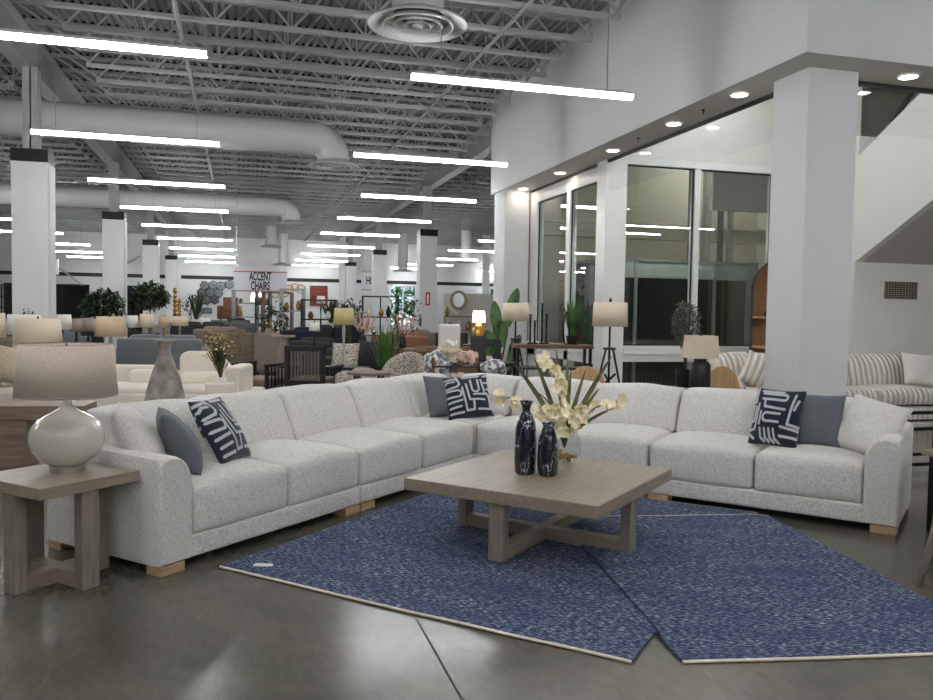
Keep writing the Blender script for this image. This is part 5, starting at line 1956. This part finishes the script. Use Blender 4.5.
for k in range(4):
    a_ = PI / 4 + k * PI / 2
    build('leg', MB().tube([(0.22 * math.cos(a_), 0.22 * math.sin(a_), 0), (0.22 * math.cos(a_), 0.22 * math.sin(a_), zt2 - 0.03)], 0.02, 6), BLACKW, t)

# brown wood chairs and sofa
box_sofa('brown_sofa', 'long taupe-brown sofa with its back to the viewer behind the blankets', 452, 341, 13.6, 1.75, 0.84, mat('brown_weave', s(104, 84, 68), 0.9, var=0.12, vscale=30), back_to_cam=True)
for i, (px, py, d) in enumerate(((414, 346, 12.7), (426, 349, 12.2))):
    p = F(px, py, d)
    t = thing('wood_chair', '%s of two brown wooden chairs beside the speckled armchair' % ('left' if i == 0 else 'right'), 'chair', (p[0], p[1], 0), -YAW + R_(20 + 25 * i), 'brown wooden chairs')
    H = 0.86
    build('backrest', MB().soft(-0.2, 0.2, -0.02, 0.03, H - 0.18, H, r=0.02, n=3), BROWNW, t, smooth=True)
    build('seat', MB().soft(-0.23, 0.23, 0.0, 0.45, 0.42, 0.47, r=0.02, n=3), DARKW, t, smooth=True)
    for (a_, b_, zz) in ((-0.2, 0, H - 0.1), (0.2, 0, H - 0.1), (-0.2, 0.42, 0.43), (0.2, 0.42, 0.43)):
        build('leg', MB().tube([(a_ * 1.1, b_, 0), (a_, b_, zz)], 0.018, 6), BROWNW, t)

# blanket baskets: crumpled throws
def throw(label, px, py, d, wd, hg, dp, mater, seed, zb):
    p = F(px, py, d)
    mb_ = MB().soft(-wd / 2, wd / 2, -dp / 2, dp / 2, 0, hg, r=min(wd, hg) * 0.4, n=12)
    for v_ in mb_.v:
        q = v_ + Vector((seed, seed * 2, 0))
        v_ += noise.noise_vector(q * 9) * 0.05 + noise.noise_vector(q * 22) * 0.018
    zmin = min(v_.z for v_ in mb_.v)
    o = build('throw_blanket', mb_, mater, None, smooth=True)
    o.location = (p[0], p[1], zb - zmin + 0.001)
    o.rotation_euler = (0, 0, seed)
    tag(o, label, 'blanket', 'folded throw blankets')
    return o


bp_ = F(455, 372, 9.9)
t = thing('blanket_rack', 'dark wooden blanket rack full of crumpled throws behind the sofa corner', 'rack', (bp_[0], bp_[1], 0), -YAW)
for x_ in (-0.26, 0.26):
    for y_ in (-0.18, 0.18):
        build('post', MB().box(x_ - 0.018, x_ + 0.018, y_ - 0.018, y_ + 0.018, 0, 0.9), BROWNW, t)
build('shelf', MB().box(-0.42, 0.28, -0.2, 0.2, 0.50, 0.53), DARKW, t)
build('shelf', MB().box(-0.28, 0.28, -0.2, 0.2, 0.78, 0.80), DARKW, t)
throw('grey and white crumpled throw at the left of the blanket rack', 438, 372, 9.9, 0.34, 0.42, 0.34, GREYTH, 0.3, 0.531)
throw('beige crumpled throw on top of the blanket rack, left', 448, 360, 9.9, 0.26, 0.16, 0.3, BEIGEF, 1.3, 0.801)
throw('blush folded throw on top of the blanket rack, right', 463, 360, 9.95, 0.30, 0.13, 0.3, PINKF, 2.1, 0.801)
throw('cream small throw peeking over the top of the rack', 452, 350, 9.92, 0.18, 0.10, 0.2, CREAM, 2.9, 0.965)
throw('pale blush crumpled throw on the middle shelf', 463, 380, 9.8, 0.30, 0.15, 0.3, PINKF, 4.2, 0.531)
throw('white crumpled throw on the black cube right of the blanket rack', 493, 378, 9.6, 0.24, 0.18, 0.26, GREYTH, 5.2, 0.661)

# metal etagere
p = F(380, 345, 16.6)
t = thing('etagere', 'black metal etagere with glass shelves in front of the bright window', 'shelf', (p[0], p[1], 0), -YAW + R_(6))
ze = F(380, 296, 16.6)[2]
W5 = 0.73
for (a_, b_) in ((-W5 / 2, 0), (W5 / 2, 0), (-W5 / 2, 0.38), (W5 / 2, 0.38), (0, 0.38)):
    build('post', MB().box(a_ - 0.014, a_ + 0.014, b_ - 0.014, b_ + 0.014, 0, ze), BLACKM, t)
for z in (ze, ze - 0.42, ze - 0.8, ze - 1.2):
    build('shelf', MB().box(-W5 / 2, W5 / 2, 0, 0.38, z - 0.025, z), BLACKM if z == ze else DARKW, t)
for i, (dx, z, mm, hh) in enumerate(((-0.2, 0, POTW, 0.14), (0.05, 0, GOLD, 0.18), (0.2, 0, POTB, 0.22), (-0.1, 1, CHROME, 0.16), (0.15, 1, POTW, 0.12))):
    zz = (ze - 0.42) if z == 0 else (ze - 0.8)
    o = build('small_vase', MB().lathe([(0.03, 0), (0.055, 0.3 * hh), (0.05, 0.6 * hh), (0.02, 0.85 * hh), (0.03, hh)], 14), mm, None, smooth=True)
    o.location = (p[0] + math.cos(-YAW) * dx, p[1] + 0.2 + math.sin(-YAW) * dx, zz + 0.001)
    tag(o, ['small white vase, left on the upper etagere shelf', 'small gold vase in the middle of the upper etagere shelf', 'small black vase, right on the upper etagere shelf',
            'small chrome vase, left on the lower etagere shelf', 'small white vase, right on the lower etagere shelf'][i], 'vase', 'vases on the etagere')


def pampas(label, px, pb_, pt, d, n_, spread, zb, mater=PAMPAS):
    p = F(px, pb_, d)
    top = F(px, pt, d)[2]
    t = thing('pampas_bouquet', label, 'plant', (p[0], p[1], zb), 0, 'pampas and grass bouquets')
    build('pot', MB().lathe([(0.06, 0), (0.08, 0.1), (0.05, 0.2), (0.055, 0.22)], 16), POTB, t, smooth=True)
    fo, st_ = MB(), MB()
    H = top - zb
    for k in range(n_):
        dx = spread * (k / (n_ - 1) * 2 - 1)
        q = toR * dx + Vector((0, random.uniform(-.08, .08), H * random.uniform(0.8, 1)))
        st_.tube([(0, 0, 0.15), (q.x * 0.3, q.y * 0.3, q.z * 0.5), (q.x * .7, q.y * .7, q.z * 0.75)], 0.004, 4)
        for j in range(26):
            t_ = 0.5 + 0.5 * j / 25
            c = Vector((q.x * t_, q.y * t_, q.z * t_))
            fo.leaf(c, (random.uniform(-1, 1) * 0.5 + q.x * 3, random.uniform(-1, 1) * .5, 1.1), 0.12, 0.02, 0.15, 0, 2)
    build('stem', st_, STEM, t)
    build('plume', fo, mater, t)
    return t


pampas('blush pampas bouquet left of the etagere', 363, 342, 314, 15.2, 7, 0.2, 0.75)
pampas('blush pampas bouquet leaning right of the etagere', 402, 345, 315, 15.3, 7, 0.28, 0.75)
x, y = P2(363, 15.2)
low_table('display_table', 'dark display table under the left pampas bouquet', x, y, 0, 0.6, 0.4, 0.749, DARKW, group='display tables')
x, y = P2(402, 15.3)
low_table('display_table', 'dark display table under the right pampas bouquet', x, y, 0, 0.6, 0.4, 0.749, DARKW, group='display tables')
p = F(387, 352, 12.9)
grass_plant('feathery green grass plant behind the speckled armchair', (p[0], p[1], 0.0), 1.15, 0.30, 110, LEAFG, (0.14, 0.3), POTB, 0.02)
p = F(352, 330, 20)
topiary('leafy dark green plant above the straw-yellow lamp', 350, 299, 330, 19.0, 0.34, 0, LEAFD, 0.15, 0.3, 260, 1.1)
topiary('leafy rubber plant left of the red-signed column', 413, 297, 330, 19.5, 0.26, 0, LEAFD, 0.15, 0.3, 160, 1.5)

# beige armchair, brown pedestal near aisle
box_sofa('beige_armchair', 'taupe armchair seen from behind at the end of the aisle', 266, 326, 17.5, 0.55, 1.0, TAUPEF, seatn=1, group='armchairs far', cat='chair')
p = F(283, 333, 15.2)
t = thing('pedestal_table', 'greige wooden display block right of the aisle', 'side table', (p[0], p[1], 0), -YAW)
build('tabletop', MB().box(-0.2, 0.2, -0.15, 0.15, 0.92, 0.96), GREIGE, t)
build('pedestal', MB().box(-0.09, 0.09, -0.09, 0.09, 0, 0.92), GREIGEZ, t)

# ================================================================== BACKGROUND
# hanging signs
def text_obj(body, size, loc, rz, parent, name='lettering', mater=INK):
    cu = bpy.data.curves.new('txt', 'FONT')
    cu.body = body
    cu.size = size
    cu.align_x = 'CENTER'
    cu.align_y = 'CENTER'
    cu.extrude = 0.004
    cu.offset = size * 0.03
    cu.space_line = 0.8
    tmp = bpy.data.objects.new('txt', cu)
    col.objects.link(tmp)
    bpy.context.view_layer.update()
    dg = bpy.context.evaluated_depsgraph_get()
    me = bpy.data.meshes.new_from_object(tmp.evaluated_get(dg))
    bpy.data.objects.remove(tmp)
    me.materials.clear()
    me.materials.append(mater)
    o = bpy.data.objects.new(name, me)
    col.objects.link(o)
    o.parent = parent
    o.rotation_euler = (PI / 2, 0, rz)
    o.location = loc
    return o


def hang_sign(label, px0, px1, pyt, pyb, d, body, tsize, rz=-YAW * 0.6, narrow=0.62):
    c = F((px0 + px1) / 2, (pyt + pyb) / 2, d)
    wd = (px1 - px0) / FPX * d
    hg = (pyb - pyt) / FPX * d
    t = thing('hanging_sign', label, 'sign', c, rz, 'hanging department signs')
    build('board', MB().box(-wd / 2, wd / 2, -0.02, 0.02, -hg / 2, hg / 2), SIGNW, t)
    e = 0.035
    build('border', MB().box(-wd / 2, wd / 2, -0.025, 0.025, hg / 2, hg / 2 + e).box(-wd / 2, wd / 2, -0.025, 0.025, -hg / 2 - e, -hg / 2), mat('sign_border', s(176, 84, 74), 0.6, var=0.05), t)
    if body:
        o = text_obj(body, tsize, (0, -0.025, 0), 0, t)
        o.scale = (narrow, 1, 1)
    for sx in (-wd / 2 + 0.08, wd / 2 - 0.08):
        build('wire', MB().box(sx - 0.006, sx + 0.006, -0.006, 0.006, hg / 2 + e, ZD - c[2]), STEEL, t)
    return t


hang_sign('white ACCENT CHAIRS sign with red edges hanging over the aisle', 234.5, 286.5, 272.5, 290.5, 25.6, 'ACCENT\nCHAIRS', 0.37, narrow=0.46)
hang_sign('white hanging sign partly hidden between the two right columns', 361.5, 386, 272.5, 289.5, 37.5, 'HOME', 0.50, narrow=0.5)

BY = YF - 0.05


def on_back(px, py):
    r = ray(px, py)
    t_ = (BY) / r.y
    return r.x * t_, r.z * t_ + CAMZ


# hexagonal mirrors
hexs = [(204.5, 285.5), (213, 285), (221, 286), (229.5, 284.5), (201.5, 292.5), (210.5, 292.5), (218.5, 293), (198.5, 300), (206.5, 300.5), (214.5, 300)]
proto = None
for i, (px, py) in enumerate(hexs):
    x, z = on_back(px, py)
    if proto is None:
        proto = thing('hexagon_mirror', 'x', 'mirror', (x, BY, z), 0, 'hexagonal mirrors on the back wall')
        build('mirror_plate', MB().lathe([(0.0, 0), (0.22, 0.0), (0.22, 0.02)], 6), HEXM, proto)
        build('frame', MB().lathe([(0.22, -0.01), (0.26, -0.02), (0.26, 0.02)], 6, close=False), BLACKM, proto)
        q = proto
    else:
        q = dup(proto, (x, BY, z))
    q['label'] = 'dark hexagonal wall mirror, ' + ['top row, first from left', 'top row, second from left', 'top row, third from left', 'top row, rightmost', 'middle row, leftmost', 'middle row, centre',
                                                    'middle row, rightmost', 'bottom row, leftmost', 'bottom row, centre', 'bottom row, rightmost'][i]
    q.rotation_euler = (PI / 2, R_(random.choice((0, 30, 15))), 0)
# art and clocks
def wall_art(label, x0p, x1p, y0p, y1p, mater, frame=BLACKM, cat='painting'):
    xa, za = on_back(x0p, y0p)
    xb, zb = on_back(x1p, y1p)
    t = thing('wall_art', label, cat, ((xa + xb) / 2, BY, (za + zb) / 2))
    w_, h_ = abs(xb - xa) / 2, abs(za - zb) / 2
    build('canvas', MB().box(-w_ + 0.03, w_ - 0.03, -0.02, 0.0, -h_ + 0.03, h_ - 0.03), mater, t)
    build('frame', MB().box(-w_, w_, -0.03, 0.02, h_ - 0.03, h_).box(-w_, w_, -0.03, 0.02, -h_, -h_ + 0.03).box(-w_, -w_ + 0.03, -0.03, 0.02, -h_, h_).box(w_ - 0.03, w_, -0.03, 0.02, -h_, h_), frame, t)
    return t


wall_art('large rust-red abstract painting on the back wall', 310, 327.5, 285.5, 306, mat('rust_paint', s(142, 62, 44), 0.7, rgb2=s(86, 34, 26), vscale=2.5, stretch=(0.4, 1, 2.5)))
wall_art('small grey framed picture under the hexagonal mirrors', 200.5, 212, 308, 313.5, mat('grey_art', s(120, 124, 140), 0.7, var=0.3, vscale=3))
wall_art('dark narrow picture left of the third right column', 343.5, 349.5, 289, 303, mat('bronze_art', s(120, 104, 76), 0.6, rgb2=s(40, 36, 32), vscale=4))
for i, (px, py, r_) in enumerate(((289, 289, 0.22), (295, 287, 0.2), (301, 289, 0.24), (285, 293, 0.2), (275, 294, 0.2), (268, 296, 0.18))):
    x, z = on_back(px, py)
    o = build('ring_decor', tube_ring(r_, 0.03, 20), GOLD, None, smooth=True)
    o.location = (x, BY - 0.02, z - r_)
    tag(o, 'gold ring wall ornament, %s' % ['left of the upper three', 'middle of the upper three', 'right of the upper three', 'below the upper left one', 'under the sign edge', 'farthest left under the sign'][i], 'ornament', 'gold wall rings')

# brown leather armchair displayed high
p = F(228, 313, 33)
t = low_table('display_platform', 'dark display platform under the raised leather armchair', p[0], p[1] + 0.35, 0, 1.2, 1.0, max(0.4, p[2] - 0.30), DARKW, cat='platform')
zb = max(0.4, p[2] - 0.30)
t = thing('leather_armchair', 'brown leather armchair raised on display under the mirrors', 'chair', (p[0], p[1], zb + 0.001), -YAW * 0.6)
build('base', MB().soft(-0.33, 0.33, 0, 0.7, 0.05, 0.36, r=0.04, n=3), BROWNL, t, smooth=True)
build('backrest', MB().soft(-0.30, 0.30, 0.5, 0.72, 0.3, 0.95, r=0.06, n=4), BROWNL, t, smooth=True)
build('seat_cushion', MB().soft(-0.27, 0.27, -0.02, 0.5, 0.34, 0.48, r=0.04, n=3), BROWNL, t, smooth=True)
for sx in (-1, 1):
    build('arm', MB().soft(sx * 0.37 - 0.07, sx * 0.37 + 0.07, -0.02, 0.7, 0.05, 0.60, r=0.05, n=3), BROWNL, t, smooth=True)
for sx in (-0.3, 0.3):
    build('leg', MB().box(sx - 0.03, sx + 0.03, 0.05, 0.11, 0, 0.06), BLACKM, t)

# oval mirror and its console
x, z = on_back(458.5, 300)
d0 = 27.0
p = F(458.5, 300, d0)
t = thing('round_mirror', 'round mirror with wide woven frame above the decor console', 'mirror', (p[0], p[1], p[2]), -YAW)
build('mirror_plate', MB().add([(0.20 * math.cos(2 * PI * k / 32), 0, 0.24 * math.sin(2 * PI * k / 32)) for k in range(32)] + [(0.20 * math.cos(2 * PI * k / 32), 0.02, 0.24 * math.sin(2 * PI * k / 32)) for k in range(32)],
      [tuple(range(32)), tuple(range(63, 31, -1))] + [(k, (k + 1) % 32, 32 + (k + 1) % 32, 32 + k) for k in range(32)]), MIRROR, t)
fr_ = MB().tube([(0.24 * math.cos(2 * PI * k / 32), 0, 0.28 * math.sin(2 * PI * k / 32)) for k in range(33)], 0.05, 8, caps=False)
build('frame', fr_, mat('woven_seagrass', s(170, 158, 134), 0.9, var=0.2, vscale=30), t, smooth=True)
tw = MB().box(-0.9, 0.9, 0.08, 0.14, -p[2], 3.05 - p[2] + 0.0)
o = build('display_partition', MB().box(-0.5, 1.3, 0.10, 0.22, 0, 2.05), WARMW, None)
o.location = (p[0], p[1], 0)
o.rotation_euler = (0, 0, -YAW)
tag(o, 'white display partition behind the round mirror', 'partition')
zc2 = 1.30
t = thing('console_table', 'slim metal console with decor below the round mirror', 'console table', (p[0], p[1] - 0.35, 0), -YAW)
for z in (zc2, 0.85, 0.35):
    build('shelf', MB().box(-0.55, 0.6, -0.15, 0.15, z - 0.03, z), MATS['woven_seagrass'] if z < 1 else BROWNW, t)
for (a_, b_) in ((-0.54, -0.14), (0.57, -0.14), (-0.54, 0.12), (0.57, 0.12)):
    build('leg', MB().box(a_, a_ + 0.02, b_, b_ + 0.02, 0, zc2), BLACKM, t)
for i, (dx, zz, mm, hh, rr_) in enumerate(((-0.45, zc2, GOLD, 0.3, 0.08), (-0.2, zc2, POTW, 0.16, 0.07), (0.45, zc2, POTW, 0.2, 0.06), (-0.35, 0.85, BROWNL, 0.25, 0.1), (-0.05, 0.85, POTW, 0.3, 0.1), (0.25, 0.85, GOLD, 0.28, 0.1), (0.5, 0.85, BEIGEF, 0.22, 0.09))):
    o = build('small_vase', MB().lathe([(0.6 * rr_, 0), (rr_, 0.4 * hh), (0.7 * rr_, 0.75 * hh), (0.4 * rr_, hh)], 14), mm, None, smooth=True)
    o.location = (p[0] + math.cos(YAW) * dx, p[1] - 0.35 - math.sin(YAW) * dx, zz + 0.001)
    tag(o, ['gold vase at the left end of the mirror console top', 'white low vase on the mirror console top', 'small white vase right on the mirror console top', 'brown jar left on the console middle shelf',
            'white jar on the console middle shelf', 'gold jar on the console middle shelf', 'beige jar right on the console middle shelf'][i], 'vase', 'decor jars under the mirror')
p = F(479, 322, 17.5)
table_lamp('glowing amber-lit lamp near the right end of the mirror console', 479, 311, 17.5, 0.28, 0.24, mat('lit_shade', (1.0, 0.72, 0.46), 0.8, emit=1.6), GOLD, 'urn2', 0.751)
low_table('display_table', 'dark table under the glowing amber lamp', *P2(479, 17.5), 0, 0.7, 0.45, 0.75, DARKW, group='display tables')
# white shell-back chair/decor near column foot
p = F(450, 324, 16.0)
t = thing('white_chair', 'white upholstered high-back chair in front of the mirror console', 'chair', (p[0], p[1], 0), -YAW + R_(170))
build('backrest', MB().soft(-0.22, 0.22, 0.0, 0.12, 0.3, p[2], r=0.1, n=4), WHITESH, t, smooth=True)
build('seat', MB().soft(-0.26, 0.26, -0.5, 0.02, 0.3, 0.48, r=0.04, n=3), WHITESH, t, smooth=True)
for (a_, b_) in ((-0.22, -0.45), (0.22, -0.45), (-0.22, 0.05), (0.22, 0.05)):
    build('leg', MB().box(a_ - 0.02, a_ + 0.02, b_ - 0.02, b_ + 0.02, 0, 0.31), BLACKW, t)

# tall black shelving at the far left
for i, (px, d) in enumerate(((4, 27.0), (68, 30))):
    if i == 1:
        continue
    p = F(px, 310, d)
    t = thing('shelf_unit', 'tall black open shelving at the far left behind the near column', 'shelf', (p[0], p[1], 0), 0)
    zt4 = F(px, 284, d)[2]
    for a_ in (-0.6, -0.2, 0.2):
        build('post', MB().box(a_, a_ + 0.05, 0, 0.05, 0, zt4), BLACKM, t)
        build('post', MB().box(a_, a_ + 0.05, 0.4, 0.45, 0, zt4), BLACKM, t)
    for k in range(6):
        build('shelf', MB().box(-0.6, 0.25, 0, 0.45, 0.2 + k * (zt4 - 0.25) / 5, 0.24 + k * (zt4 - 0.25) / 5), BLACKW, t)

# gold candle columns
for i, (px, pt, d) in enumerate(((175, 288, 33), (179.5, 299, 33.2))):
    p = F(px, pt, d)
    zb_ = 0.8
    H = p[2] - zb_
    pr = [(0.12, 0), (0.12, 0.06)]
    for k in range(7):
        z_ = 0.06 + (H - 0.1) * k / 7
        pr += [(0.05, z_), (0.10, z_ + (H - 0.1) / 14)]
    pr += [(0.05, H - 0.04), (0.09, H)]
    o = build('candle_pillar', MB().lathe(pr, 14), GOLD, None, smooth='auto')
    o.location = (p[0], p[1], zb_ + 0.001)
    tag(o, '%s turned gold candle pillar right of the potted trees' % ('taller' if i == 0 else 'shorter'), 'candle holder', 'gold candle pillars')
p = F(178, 300, 33.2)
low_table('display_table', 'dark display table under the gold candle pillars', p[0], p[1], 0, 1.0, 0.6, 0.8, DARKW, group='display tables')

# glass-and-metal cabinets and mixed furniture of the far showroom
def cabinet(label, px, d, wd, ztop, mater, shelves=3, goods=True, group='far display shelves', dp=0.4):
    x, y = P2(px, d)
    t = thing('display_shelf', label, 'shelf', (x, y, 0), -YAW, group)
    h = wd / 2
    build('side_panel', MB().box(-h, -h + 0.04, 0, dp, 0, ztop), mater, t)
    build('side_panel', MB().box(h - 0.04, h, 0, dp, 0, ztop), mater, t)
    for k in range(shelves + 1):
        z = 0.1 + (ztop - 0.14) * k / shelves
        build('shelf', MB().box(-h + 0.04, h - 0.04, 0, dp, z, z + 0.04), mater, t)
    if goods:
        for k in range(1, shelves):
            z = 0.14 + (ztop - 0.14) * k / shelves
            for j in range(2):
                xx = random.uniform(-h + 0.15, h - 0.15) if wd > 0.5 else (-0.1 + 0.2 * j)
                hh = random.uniform(0.12, 0.3)
                o = build('small_vase', MB().lathe([(0.05, 0), (0.08, 0.4 * hh), (0.05, 0.8 * hh), (0.03, hh)], 10), random.choice((GOLD, POTW, BROWNL, POTB)), None, smooth=True)
                xx = (-h * 0.5 if j == 0 else h * 0.5)
                q = Vector((x, y, 0)) + Vector((math.cos(YAW) * xx + math.sin(YAW) * dp / 2, -math.sin(YAW) * xx + math.cos(YAW) * dp / 2, z + 0.001))
                o.location = q
                tag(o, '%s vase on %s shelf of %s' % ('left' if j == 0 else 'right', ['', 'low', 'middle', 'upper', 'top'][k], label), 'vase', 'vases on far display shelves')
    return t


cabinet('brass display shelf under the accent sign', 247, 30, 1.15, 2.15, STEEL, 4)
cabinet('tall dark shelf right under the sign', 262, 28, 0.5, 2.1, BLACKM, 4)
cabinet('brown wooden hutch right of the sign shelf', 276, 27, 1.0, 2.0, BROWNW, 3)
cabinet('slim metal shelf at the right end of the sign', 291, 24, 0.7, 2.05, STEEL, 3)
cabinet('black shelf before the red painting', 318, 22.0, 0.95, 1.72, BLACKM, 3)
topiary('hanging green plant between the hutch and the metal shelf', 275, 302, 330, 21.5, 0.42, 0, LEAFD, 0.2, 0.4, 320, 1.4)
for i, (px, pt, d, lab) in enumerate(((196, 296, 27, 'spiky dark plant before the hexagonal mirrors'), (331, 300, 24, 'spiky plant right of the red painting'))):
    p = F(px, pt, d)
    grass_plant(lab, (p[0], p[1], 0.75), p[2] - 0.8, 0.5, 26, LEAFD, (0.16, 0.3), POTW, 0.09)
    low_table('display_table', 'dark display table under the %s' % lab, p[0], p[1], 0, 0.8, 0.5, 0.749, DARKW, group='display tables')

# rows of dining tables, chairs, recliners filling the far showroom
fill = [
    # kind, px, top_py, d, width, material, label
    ('s', 200, 322, 22, 1.6, CHARF, 'dark sofa back behind the stone vase right side'),
    ('s', 232, 320, 25, 1.5, mat('sage_grey', s(92, 96, 92), 0.9, var=0.1), 'sage grey sofa under the hexagonal mirrors'),
    ('s', 213, 327, 20, 1.4, TAUPEF, 'taupe sofa left of the aisle'),
    ('a', 236, 330, 18.5, 0.8, mat('olive_weave', s(112, 100, 80), 0.9, var=0.2), 'olive patterned armchair by the aisle left side'),
    ('a', 228, 318, 29, 0.8, CHARF, 'black leather armchair before the brown leather one'),
    ('a', 240, 316, 31, 0.9, mat('black_leather', s(30, 32, 34), 0.3, var=0.1), 'black glossy armchair at the aisle top'),
    ('a', 298, 328, 18.5, 0.9, NAVYF, 'navy armchair right of the aisle'),
    ('s', 330, 326, 20.0, 1.6, CHARF, 'charcoal sofa before the red painting'),
    ('s', 414, 330, 21.8, 1.4, TAUPEF, 'taupe sofa right of the red-signed column'),
    ('s', 400, 333, 18.0, 1.3, BROWNL, 'brown leather sofa before the red-signed column'),
    ('a', 452, 330, 19.3, 0.8, BLACKW, 'black armchair left of the white high-back chair'),
    ('s', 48, 330, 21.6, 1.6, mat('steel_grey_fabric', s(120, 124, 128), 0.9, var=0.1), 'pale grey sofa behind the taupe lamps'),
    ('s', 105, 328, 23, 1.8, CHARF, 'charcoal sofa behind the potted tree'),
    ('s', 18, 328, 24.8, 1.7, TAUPEF, 'taupe sofa behind the left lamps'),
    ('s', 166, 326, 24, 1.2, mat('ash_fabric', s(140, 140, 138), 0.9, var=0.1), 'ash grey sofa behind the tan lamp'),
]
for (kd, px, pt, d, wd, mm, lab) in fill:
    zt5 = F(px, pt, d)[2]
    box_sofa('showroom_sofa' if kd == 's' else 'showroom_armchair', lab, px, pt, d, wd, min(1.05, max(0.8, zt5)), mm, rz=-YAW + random.uniform(-0.5, 0.5),
             seatn=2 if kd == 's' else 1, back_to_cam=random.random() < 0.6, cat='sofa' if kd == 's' else 'chair', group='far showroom seating')
# far lamps and screens on top
for (px, pt, d, sw, shh, ms, lab) in ((205, 318, 24, 0.35, 0.25, WHITESH, 'white far lamp above the dark sofa'), (258, 293, 34, 0.6, 0.35, mat('rosy_lit', (1.0, 0.78, 0.62), 0.8, emit=1.5), 'pink glowing lamp under the sign'),
                                       (321, 296, 27, 0.3, 0.25, WHITESH, 'white lamp before the red painting')):
    table_lamp(lab, px, pt, d, sw, shh, ms, BLACKM, 'stick', 0.751, 0.85)
    low_table('display_table', 'dark table under the ' + lab, *P2(px, d), 0, 0.7, 0.45, 0.75, DARKW, group='display tables')
# entrance posts and diagonal brace on the back wall at the left
for i, (pa, pb2) in enumerate((((121, 267), (140, 256)), ((52, 262), (82, 285)))):
    a_ = on_back(*pa); b_ = on_back(*pb2)
    o = build('wall_brace', MB().bar((a_[0], BY - 0.05, a_[1]), (b_[0], BY - 0.05, b_[1]), 0.08), JOIST)
    tag(o, '%s grey diagonal steel brace on the back wall' % ('right' if i == 0 else 'left'), 'brace', 'diagonal braces')
# round steel pipes near columns
for i, (px, d) in enumerate(((178, 43.5), (342, 42.5), (485, 40.0))):
    x, y = P2(px, d)
    o = build('steel_column', MB().box(x - 0.16, x + 0.16, y - 0.12, y + 0.12, 0, 5.25), WALLW)
    tag(o, ['slim white steel post beside the fourth left column', 'slim white steel post left of the third right column', 'slim white steel post right of the mirror'][i], 'column', 'slim steel posts')

# trees outside the bright windows
for i, (x, y, r_) in enumerate(((9.6, 51.5, 1.6), (12.6, 58, 2.0), (16.0, 51.5, 1.6), (19.5, 58, 2.0))):
    t = thing('outdoor_tree', 'leafy green tree outside the %s' % ['bright window beside the red-signed column', 'wall between the two bright windows', 'right bright window behind the banana plant', 'far right end of the building'][i], 'tree', (x, y, -0.1), 0, 'trees outside')
    build('trunk', MB().tube([(0, 0, 0), (0.05, 0, 3)], [0.16, 0.1], 8), STEM, t)
    lf = MB()
    for _ in range(900):
        a_ = random.uniform(0, 2 * PI); u = random.uniform(-1, 1); rr_ = random.uniform(0.5, 1) ** 0.5
        q = math.sqrt(1 - u * u)
        c = Vector((r_ * rr_ * q * math.cos(a_), r_ * rr_ * q * math.sin(a_), 3.0 + 2.4 * rr_ * u))
        lf.leaf(c, (random.uniform(-1, 1), random.uniform(-1, 1), random.uniform(-.5, .8)), 0.4, 0.26, 0.2, 0.1, 2)
    build('foliage', lf, mat('outdoor_leaf', s(96, 142, 72), 0.6, rgb2=s(170, 200, 130), vscale=1.5), t)
